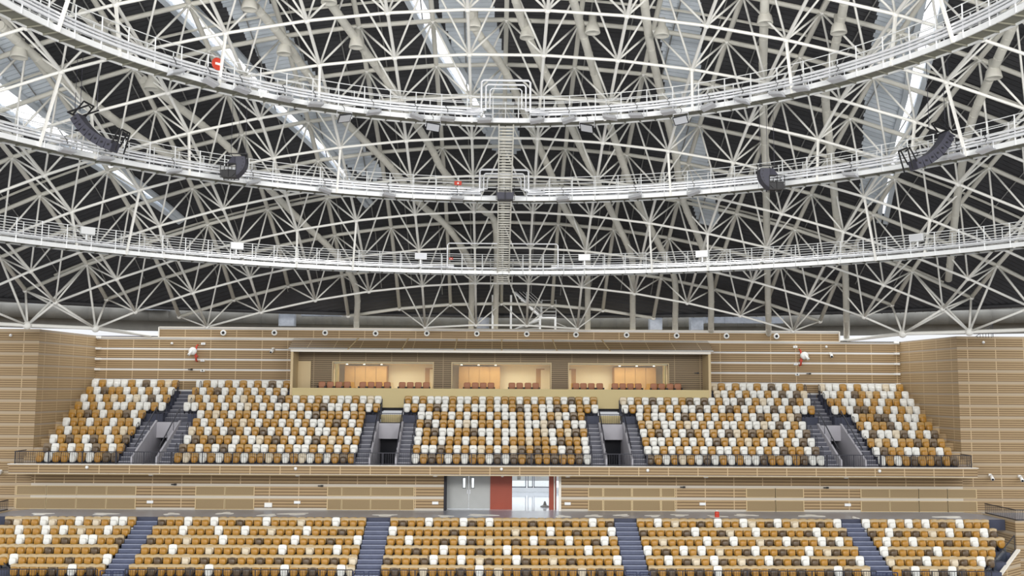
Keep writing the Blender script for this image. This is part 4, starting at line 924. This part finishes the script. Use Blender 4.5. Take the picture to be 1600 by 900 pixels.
GL = {
'A': ["BTOOWTOOWOTOWWO", "OOWOOWOWOTOOWOO", "OOWOOWOBOWWOOB", "OOOOOBOOOOBOO", "OWOOOOOBOOOW", "OOOOBOWOBO"],
'B': ["BOOWOOWOOBO" + "OWOOOTOOOWOOO", "OOOWOOOWOOW" + "OOTOOOWOOOBOO", "BOOOTOOOWOOO" + "BOOOWOOOBOOW", "OOOWOOOTOOOT" + "OOOWOOTOOWOO", "OOBOOTOBOOBOO" + "BOBOOBOOBOT", "OOBOOOBOWOOBB" + "OOOWOOBOOWT"],
'C': ["OBOOWOOOWBOWO" + "OOOBOOOBOOWOB", "WOOOOOOBOOOOO" + "OTOOOWOOBOOOW", "OOWOOOBOWBOTO" + "OBOWOBOWOOBWO", "OOOBOOWOOOBOO" + "WOOOBOOOOWOOO", "BOOOBWOOWOTBO" + "OWBOOTOBOOOOW", "OBOOTOOOBOWOT" + "OOBOOOOOTOBOO"],
'D': ["OOWOTOOBOWOOWT" + "OBWOTOOBOW", "BOOOOBWOOBTOOW" + "OOBOOBWOOB", "OOTOOOOWOBWOO" + "TBOWBOOWBWO", "WOBOWOWOTOOBW" + "OOBOOWOTBOO", "OOWOBTOWBOTB" + "OWBOBWBOBOBW", "BOBOOBOWOOBO" + "OBOOBOOBWBOT"],
'E': ["WOOWOWOWOBOWOOO", "BOWBOBOTOWOBOWB", "OWOOWOOOBOOWOBO", "WBOOOBWOOBOOO", "TOOBWOOTBOWB", "OBWOTBWBOO"]}
X0L = {'A': lambda r: -20.82 - .5 * (len(GL['A'][r - 1]) - 1), 'B': lambda r: -19.09, 'C': lambda r: -5.72, 'D': lambda r: 8.58, 'E': lambda r: 21.77}
CN = {'W': 'white', 'O': 'orange', 'B': 'dark brown', 'T': 'beige'}
BN = {'A': 'far left', 'B': 'second', 'C': 'middle', 'D': 'fourth', 'E': 'far right'}
def seat_geo(mb, part, mi=0):
    if part == 'back': mb.pad(.485, .52, .50, .09, [(.80, -.055), (.95, -.05), (1, -.02), (1, .03), (.9, .05)], mi, 16, 4.5, .12, .455)
    if part == 'pan':
        mb.pad(.43, .43, .37, -.02, [(.50, -.125), (.78, -.11), (.93, -.06), (1, .0), (.93, .05)], mi, 16, 3.2, .10, .375)
    if part == 'foot': mb.box(-.17, -.13, -.02, .16, .0, .34, mi); mb.box(.13, .17, -.02, .16, .0, .34, mi); mb.box(-.25, .25, .05, .1, .2, .25, mi)
SM = {}
for c in 'WTOB':
    for part, mk in (('back', 'back' + c), ('pan', 'pan' + c)):
        m = MB(); seat_geo(m, part); SM[c, part] = m.mesh('seat_' + part, mk, True)
m = MB(); seat_geo(m, 'foot'); SM['foot'] = m.mesh('seat_foot', 'rail')
MI = {'W': (0, 1), 'T': (2, 3), 'O': (4, 5), 'B': (6, 7)}
stuff_me = {}
def stuff_add(mb, c, x, y, z):
    for part, mi in (('back', MI[c][1]), ('pan', MI[c][0]), ('foot', 8)):
        n0 = len(mb.v); seat_geo(mb, part, mi)
        for i in range(n0, len(mb.v)): vx = mb.v[i]; mb.v[i] = (vx[0] + x, vx[1] + y, vx[2] + z)
smass = MB()
for b in 'ABCDE':
    for r in range(1, 11):
        y, z = ur(r)
        for k, c in enumerate(GU[b][r - 1]): stuff_add(smass, c, X0U[b](r) + .5 * k, y, z)
    for r in range(1, 7):
        y, z = lr(r)
        row = GL[b][r - 1]
        for k, c in enumerate(row):
            x = X0L[b](r) + .5 * k
            if r <= 3: stuff_add(smass, c, x, y, z); continue
            t = thing('stadium_seat', '%s tip-up seat, %s in the %s lower row from the front, %s block' % (CN[c], ordn(k), ['first', 'second', 'third'][6 - r], BN[b]), 'seat', (x, y, z), 'tip-up seats of the lower stand')
            for nm, me in (('backrest', SM[c, 'back']), ('seat_pan', SM[c, 'pan']), ('support_foot', SM['foot'])):
                o = bpy.data.objects.new(nm, me); COL.objects.link(o); o.parent = t
o = smass.obj('stadium_seat', ['panW', 'backW', 'panT', 'backT', 'panO', 'backO', 'panB', 'backB', 'rail'], None, True, label='all the farther tip-up seats: the whole upper stand and the rear lower rows', category='seat', kind='stuff')
o['group'] = 'farther tip-up seats'
# film sheet laid over the backs of the lower rows
for b in 'ABCDE':
    for r in range(1, 7):
        y, z = lr(r); x0 = X0L[b](r); n = len(GL[b][r - 1]); x1 = x0 + .5 * (n - 1)
        m = MB(); k = int((x1 - x0 + .5) / .125); v = []
        zt = .70 if r < 6 else .72
        for i in range(k + 1):
            xx = x0 - .23 + (x1 - x0 + .46) * i / k; si = min(n - 1, max(0, int(round((xx - x0) / .5)))); wh = GL[b][r - 1][si] == 'W'; w = .012 * math.sin(i * 1.7 + r) + .018 * math.cos(2 * PI * (xx - x0) / .5)
            yf = y + (.19 if wh else .045); v += [(xx, yf - .02, z + zt - .10 + w), (xx, yf + w * .3, z + zt + .04 + w), (xx, max(y + .24, yf + .03), z + zt + .03 + w), (xx, y + .25, z + .34)]
        f = []
        for i in range(k):
            for q in range(3): f.append((i * 4 + q, i * 4 + 4 + q, i * 4 + 5 + q, i * 4 + 1 + q))
        m.add(v, f); single(m, 'film_cover', 'film', 'beige film over the seat backs, %s lower row from the front, %s block' % (ordn(6 - r), BN[b]), 'plastic film', 'film covers over the lower rows', True)
# ---- treads of the stands (stepped concrete)
def stepped(blocks, rows, fn, d, h, z_base, nm, m_, xa, xb, depth_last=.6):
    pts = []
    m = MB()
    for r in rows:
        y, z = fn(r); m.box(xa, xb, y - .5, y - .5 + d + .02, z - .9, z)
        
    return struct(m, nm, m_)
# upper block platforms, cut round the stair wells
UG = {'A': (-28.3, -21.7, -22.7), 'B': (-20.06, -7.56, (-19.4, -8.4)), 'C': (-6.03, 6.95, (-5.02, 5.95)), 'D': (8.48, 21.48, (9.32, 20.3)), 'E': (22.57, 29.0, 23.6)}
def plat(x0, x1, rows, nm):
    m = MB()
    for r in rows:
        y, z = ur(r); m.box(x0, x1, y - .5, y + .38, max(z - .8, 2.36), z)
    return struct(m, nm, 'bluedark')
plat(-27.76, -21.7, range(1, 5), 'floor_stand_A_upper'.replace('_A', '')); plat(-27.76, -22.7, range(5, 11), 'floor_stand')
plat(-20.06, -7.56, range(1, 5), 'floor_stand'); plat(-19.4, -8.4, range(5, 11), 'floor_stand')
plat(-6.03, 6.95, range(3, 5), 'floor_stand'); plat(-5.02, 5.95, range(5, 11), 'floor_stand')
plat(8.48, 21.48, range(1, 5), 'floor_stand'); plat(9.32, 20.3, range(5, 11), 'floor_stand')
plat(22.57, 28.6, range(1, 5), 'floor_stand'); plat(23.6, 28.6, range(5, 11), 'floor_stand')
for x0, x1, nm in ((-28.6, -27.76, 'wall_left_cheek'), (28.6, 29.5, 'wall_right_cheek')):
    m = MB()
    for r in range(1, 11):
        y, z = ur(r); m.box(x0, x1, y - .42, y + .42, max(z - .8, 2.36), z - .01)
    struct(m, nm, 'wall_side')
m = MB(); m.box(-14.0, 15.0, 65.6, 68, 6.0, 6.9); struct(m, 'floor_suite_base', 'dark')
y5, z5 = ur(5); y10, z10 = ur(10)
VO = [(-22.7, -19.4, -21.7, -20.06), (-8.4, -5.02, -7.56, -6.03), (5.95, 9.32, 6.95, 8.48), (20.3, 23.6, 21.48, 22.57)]
vn = ['far left', 'left of centre', 'right of centre', 'far right']
def diag_rail(t, x, ya, za, yb, zb_, h=.55, posts=0):
    m = MB(); m.bar((x, ya, za + h), (x, yb, zb_ + h), .05, .06); m.obj('handrail', 'rail', t)
for vi, (x0, x1, ux0, ux1) in enumerate(VO):
    sw = .9; a, b = x0 + sw, x1 - sw
    yl0, yl1 = y5 - .5, y5 + 1.15
    # landing
    m = MB(); m.box(x0 - (.0), x1, yl0 - .02, yl1 + .3, z5 - .35, z5); struct(m, 'floor_landing', 'upstep')
    # stairs either side
    for s, (p, q) in enumerate(((x0, a - .06), (b + .06, x1))):
        t = thing('stair_flight', 'grey stair flight %s of the %s stair well, upper stand' % (('on the left side', 'on the right side')[s], vn[vi]), 'stair', ((p + q) / 2, y10 - .5, z10), 'stair flights of the upper stand')
        n = 10
        for i in range(n):
            y = yl0 - i * (DU_ / 2); z = z5 - (i) * HU / 2
            m = MB(); m.box(p, q, y - DU_ / 2, y + .01, max(z - HU / 2 - .5, 2.36), z - HU / 2); st = m.obj('step', 'upstep', t)
            m = MB(); m.box(p + .02, q - .02, y - DU_ / 2 - .006, y - DU_ / 2 + .05, z - HU / 2 - .035, z - HU / 2 + .008); m.obj('nosing', 'upnose', st)
    # stairs from the landing up to the back rows
    if vi in (0, 3):
        t = thing('stair_flight', 'upper grey stair flight climbing from the %s landing to the back row' % vn[vi], 'stair', ((ux0 + ux1) / 2, yl1, z5), 'stair flights of the upper stand')
        for i in range(8):
            y = yl1 - .25 + i * (DU_ / 2) ; z = z5 + (i + 1) * HU / 2
            m = MB(); m.box(ux0, ux1, y, y + .45, z - .6, z); st = m.obj('step', 'upstep', t)
            m = MB(); m.box(ux0 + .02, ux1 - .02, y - .006, y + .05, z - .035, z + .008); m.obj('nosing', 'upnose', st)
    else:
        m = MB(); m.box(ux0, ux1, yl1 + .25, yl1 + .3, z5, z5 + .5); struct(m, 'wall_landing_back', 'beige')
    # well walls
    zf = z10 - .38
    for s, xx in ((0, a), (1, b)):
        m = MB(); m.prism([(58.95, zf), (yl0 + 1.05, zf), (yl0 + 1.05, z5 - .02), (yl0 + .1, z5 - .02), (yl0 + .1, z5 + .12), (yl0, z5 + .12), (59.0, z10 + .55), (58.95, z10 + .55)], 'X', xx - .06, xx + .06); struct(m, 'wall_stairwell', 'voidwall')
    m = MB(); m.box(a, b, yl0 - .05, yl0 + .1, z5 - 1.0, z5 - .0); m.box(a, b, yl0 + .1, yl0 + .15, zf + 1.9, z5 - .7); struct(m, 'wall_stairwell_head', 'voidwall')
    m = MB(); m.box(a, b, yl0 + .9, yl0 + 1.0, zf, z5 - .3); struct(m, 'wall_stairwell_back', 'dark')  # dark panel closing the opening, the passage's darkness put into its colour
    m = MB(); m.box(a, b, 58.95, yl0 + 1, zf - .1, zf); struct(m, 'floor_stairwell', 'upstep')
    t = thing('stair_handrail', 'dark sloping handrails on both edges of the %s stair well' % vn[vi], 'handrail', ((a + b) / 2, yl0, z5), 'sloping handrails of the stair wells')
    for xx in (a, b):
        m = MB(); m.bar((xx, yl0, z5 + .95), (xx, 59.4, z10 + 1.15), .05, .06); m.obj('top_rail', 'rail', t)
        for u in (0, .33, .66, 1): m = MB(); yy = yl0 + (59.4 - yl0) * u; zz = z5 + (z10 - z5) * u; m.tube((xx, yy, zz), (xx, yy, zz + 1.0), .02, 5); m.obj('post', 'rail', t)
    t = thing('landing_railing', 'dark barred railing across the head of the %s stair well' % vn[vi], 'railing', ((a + b) / 2, yl0, z5), 'landing railings')
    m = MB(); m.bar((a, yl0 + .02, z5 + .62), (b, yl0 + .02, z5 + .62), .05, .05); m.obj('top_rail', 'rail', t)
    m = MB()
    for i in range(int((b - a) / .12)): m.tube((a + .06 + i * .12, yl0 + .02, z5), (a + .06 + i * .12, yl0 + .02, z5 + .62), .011, 4)
    o = m.obj('bars', 'rail', t); o['kind'] = 'stuff'
    t = thing('aisle_handrail', 'dark hooped aisle handrails beside the seats at the %s stair well' % vn[vi], 'handrail', (x0, y5, z5), 'hooped aisle handrails')
    for xx in (x0 + .08, x1 - .08):
        for r in (5.5, 6.7, 7.9, 9.1):
            y, z = ur(r); m = MB(); m.path([(xx, y + .1, z), (xx, y + .08, z + .75), (xx, y, z + .85), (xx, y - .25, z + .72), (xx, y - .28, z - .1)], .02, 6); m.obj('hoop', 'rail', t)
    for xx in ((ux0 + .06, ux1 - .06) if vi in (0, 3) else ()):
        for r in (1.3, 2.4, 3.6):
            y, z = ur(r); m = MB(); m.path([(xx, y + .1, z), (xx, y + .08, z + .75), (xx, y, z + .85), (xx, y - .25, z + .72), (xx, y - .28, z - .1)], .02, 6); m.obj('hoop', 'rail', t)
    if vi in (1, 2):
        t2 = thing('end_post', 'pair of dark posts flanking the %s landing below the suites' % vn[vi], 'post', (ux0, y5 + 1.5, z5), 'posts flanking the landings')
        for xx in (ux0, ux1): m = MB(); m.bar((xx, 65.3, ur(3)[1] - .3), (xx, 65.3, ur(3)[1] + .55), .07, .07); m.obj('post', 'rail', t2)
# front railing of the upper stand, one piece per bay
bays = [(-28.75, -22.7, 'before the far left block'), (-22.7, -19.4, 'across the far left stair well'), (-19.4, -8.4, 'before the second block'), (-8.4, -5.02, 'across the stair well left of centre'), (-5.02, 5.95, 'before the middle block'),
        (5.95, 9.32, 'across the stair well right of centre'), (9.32, 20.3, 'before the fourth block'), (20.3, 23.6, 'across the far right stair well'), (23.6, 29.2, 'before the far right block')]
def railing(x0, x1, y, z0, h, lab, grp, m_='rail', step=.13):
    t = thing('balustrade', lab, 'railing', ((x0 + x1) / 2, y, z0), grp)
    m = MB(); m.bar((x0, y, z0 + h), (x1, y, z0 + h), .05, .045); m.obj('top_rail', m_, t)
    m = MB(); m.bar((x0, y, z0 + .06), (x1, y, z0 + .06), .03, .03); m.obj('bottom_rail', m_, t)
    n = max(1, int(round((x1 - x0) / 1.8)))
    for i in range(n + 1): m = MB(); xx = x0 + (x1 - x0) * i / n; m.box(xx - .025, xx + .025, y - .02, y + .02, z0, z0 + h); m.obj('post', m_, t)
    m = MB(); k = int((x1 - x0) / step)
    for i in range(1, k): xx = x0 + (x1 - x0) * i / k; m.tube((xx, y, z0 + .05), (xx, y, z0 + h), .011, 4, cap=False)
    o = m.obj('bars', m_, t); o['kind'] = 'stuff'; return t
for a, b, l in bays: railing(a + .03, b - .03, 58.9, 2.89, .72, 'dark barred front railing of the upper stand ' + l, 'front railings of the upper stand')
for x in (-28.75, 29.2):
    t = thing('side_railing', 'short dark side railing at the %s end of the balcony front' % ('left' if x < 0 else 'right'), 'railing', (x, 59.5, 2.89), 'balcony side railings')
    m = MB(); m.bar((x, 58.9, 3.61), (x, 60.3, 3.61), .05, .045); m.obj('top_rail', 'rail', t)
    for i in range(9): m = MB(); m.tube((x, 58.95 + i * .16, 2.89), (x, 58.95 + i * .16, 3.61), .012, 4); m.obj('bar', 'rail', t)
m = MB(); m.box(-28.9, 29.3, 58.95, 59.3, z10 - .4, z10 - .0); struct(m, 'floor_upper_front', 'bluedark')
# ================================================================= LOWER STAND
LG = [(-32, -20.55), (-19.35, -7.33), (-5.98, 7.05), (8.33, 20.35), (21.5, 29.2)]
AI = [(-20.55, -19.35), (-7.33, -5.98), (7.05, 8.33), (20.35, 21.5)]
# B last seat -19.09+11.5 = -7.59 ; C last -5.72+12.5 = 6.78 ; D last 8.58+11.5 = 20.08
for a, b in LG:
    m = MB()
    for r in range(1, 8):
        y, z = lr(r); lim = {1: 29.2, 2: 29.2, 3: 29.0, 4: 28.3, 5: 27.6, 6: 26.7, 7: 25.6}[r]
        m.box(max(a, 2 * XC - lim - .2), min(b, lim), y - .5, y + .36, z - .8, z)
    y, z = lr(0); m.box(a, b, y - .5 + .0, y + .3, z - .6, z) if False else None
    struct(m, 'floor_lower_stand', 'bluedark')
for i, (a, b) in enumerate(AI):
    t = thing('aisle_stair', 'blue-grey aisle steps with pale nosings in the lower stand, ' + ordn(i) + ' aisle from the left', 'stair', ((a + b) / 2, 57.2, 0), 'aisle stairs of the lower stand')
    for k in range(17):
        y = 57.2 - k * DL_ / 2; z = -(k + 1) * HL / 2
        m = MB(); m.box(a, b, y - DL_ / 2, y + .01, z - .5, z); st = m.obj('step', 'blue', t)
        m = MB(); m.box(a + .01, b - .01, y - DL_ / 2 - .005, y - DL_ / 2 + .04, z - .03, z + .006); m.obj('nosing', 'nosing', st)
rb = [(-26.9, -20.75, 'far left'), (-19.3, -7.4, 'second'), (-5.95, 7.05, 'middle'), (8.35, 20.4, 'fourth'), (21.8, 26.6, 'far right')]
y6, z6 = lr(6)
for a, b, l in rb: railing(a, b, y6 - .52, z6 - .12, .72, 'dark barred railing in front of the %s block of the lower stand' % l, 'front railings of the lower stand')
for i, (a, b) in enumerate(AI):
    for s, x in enumerate((a, b)):
        railing(min(x, x + (.55 if s == 0 else -.55)), max(x, x + (.55 if s == 0 else -.55)), y6 - .62, z6 - .15, .7, 'short navy gate railing on the %s edge of the %s lower aisle' % (('left', 'right')[s], ordn(i)), 'navy aisle gates', 'railblue', .14)
# side parapets and end stairs (mirrored pair)
for s, sd in ((1, 'right'), (-1, 'left')):
    fx = lambda x: x if s > 0 else 2 * XC - x
    def P3(pts): return [(fx(x), y, z) for x, y, z in pts]
    m = MB(); m.hexa(P3([(30.05, 59.5, -3.5), (30.25, 56.3, -3.5), (30.55, 56.3, -3.5), (30.35, 59.5, -3.5), (30.05, 59.5, .06), (30.25, 56.3, .06), (30.55, 56.3, .06), (30.35, 59.5, .06)]))
    m.hexa(P3([(30.25, 56.2, -6), (46, 56.2, -6), (46, 56.4, -6), (30.25, 56.4, -6), (30.25, 56.2, .06), (46, 56.2, .06), (46, 56.4, .06), (30.25, 56.4, .06)]))
    m.hexa(P3([(29.3, 60.5, -3.5), (30.05, 59.5, -3.5), (30.35, 59.5, -3.5), (29.6, 60.6, -3.5), (29.3, 60.5, 0.0), (30.05, 59.5, .06), (30.35, 59.5, .06), (29.6, 60.6, 0.0)]))
    struct(m, 'wall_side_parapet_' + sd, 'wall_end')
    t = thing('mesh_railing', 'dark mesh railing on the timber side parapet at the %s end of the concourse' % sd, 'railing', (fx(30.1), 58, 0), 'mesh railings at the concourse ends')
    for p, q in (((30.15, 59.4), (30.35, 56.3)), ((30.35, 56.3), (38, 56.3))):
        L = math.dist(p, q)
        for zz in (.06, .62): m = MB(); m.bar((fx(p[0]), p[1], zz + .06), (fx(q[0]), q[1], zz + .06), .05, .05); m.obj('rail', 'rail', t)
        m = MB(); k = int(L / .1)
        for i in range(k + 1): u = i / k; m.tube((fx(p[0] + (q[0] - p[0]) * u), p[1] + (q[1] - p[1]) * u, .08), (fx(p[0] + (q[0] - p[0]) * u), p[1] + (q[1] - p[1]) * u, .68), .012, 4)
        o = m.obj('bars', 'rail', t); o['kind'] = 'stuff'
    # end stair running down towards the aisle side
    t = thing('end_stair', 'dark side stair with glass guard slanting down at the %s end of the lower stand' % sd, 'stair', (fx(29.5), 53, -1), 'end stairs of the lower stand')
    G0, G1 = Vector((29.62, 55.2, -1.4)), Vector((25.2, 51.7, -3.75))
    K0, K1 = Vector((29.5, 54.75, -1.4)), Vector((25.2, 51.3, -3.85))
    dn = lambda v, d: v + Vector((0, 0, d))
    m = MB(); m.hexa(P3([dn(G0, -.6), dn(K0, -.6), dn(K1, -.6), dn(G1, -.6), dn(G0, 0), dn(K0, 0), dn(K1, 0), dn(G1, 0)])); m.obj('flight', 'bluedark', t)
    o_ = Vector((.09, -.14, 0))
    m = MB(); m.hexa(P3([dn(K0, -4), dn(K0 + o_, -4), dn(K1 + o_, -4), dn(K1, -4), dn(K0, .06), dn(K0 + o_, .06), dn(K1 + o_, .06), dn(K1, .06)])); m.obj('timber_side', 'wall_end', t)
    m = MB(); m.bar(P3([dn(K0 + o_ / 2, .09)])[0], P3([dn(K1 + o_ / 2, .09)])[0], .2, .07); m.obj('coping', 'whiteledge', t)
    sl = Vector((.02, -.02, 0))
    m = MB(); m.hexa(P3([G0, G0 + sl, G1 + sl, G1, dn(G0, .78), dn(G0 + sl, .78), dn(G1 + sl, .78), dn(G1, .78)])); m.obj('glass_guard', 'glass', t)
    m = MB(); m.bar(P3([dn(G0, .79)])[0], P3([dn(G1, .79)])[0], .04, .04); m.obj('guard_rail', 'rail', t)
    m = MB(); m.bar(P3([G0])[0], P3([dn(G0, .79)])[0], .04, .04); m.obj('guard_post', 'rail', t)
m = MB()
for i in range(6): m.tube((30.6 + i * .18, 60.3, 10.9), (30.6 + i * .18, 60.3, 11.0 + i * .12), .015, 4)
m.bar((30.5, 60.3, 10.98), (31.6, 60.3, 11.75), .03, .03); m.bar((31.6, 60.3, 10.95), (31.6, 60.3, 11.75), .03, .03)
single(m, 'roof_access_railing', 'rail', 'small dark slanting railing on top of the right end wall', 'railing')
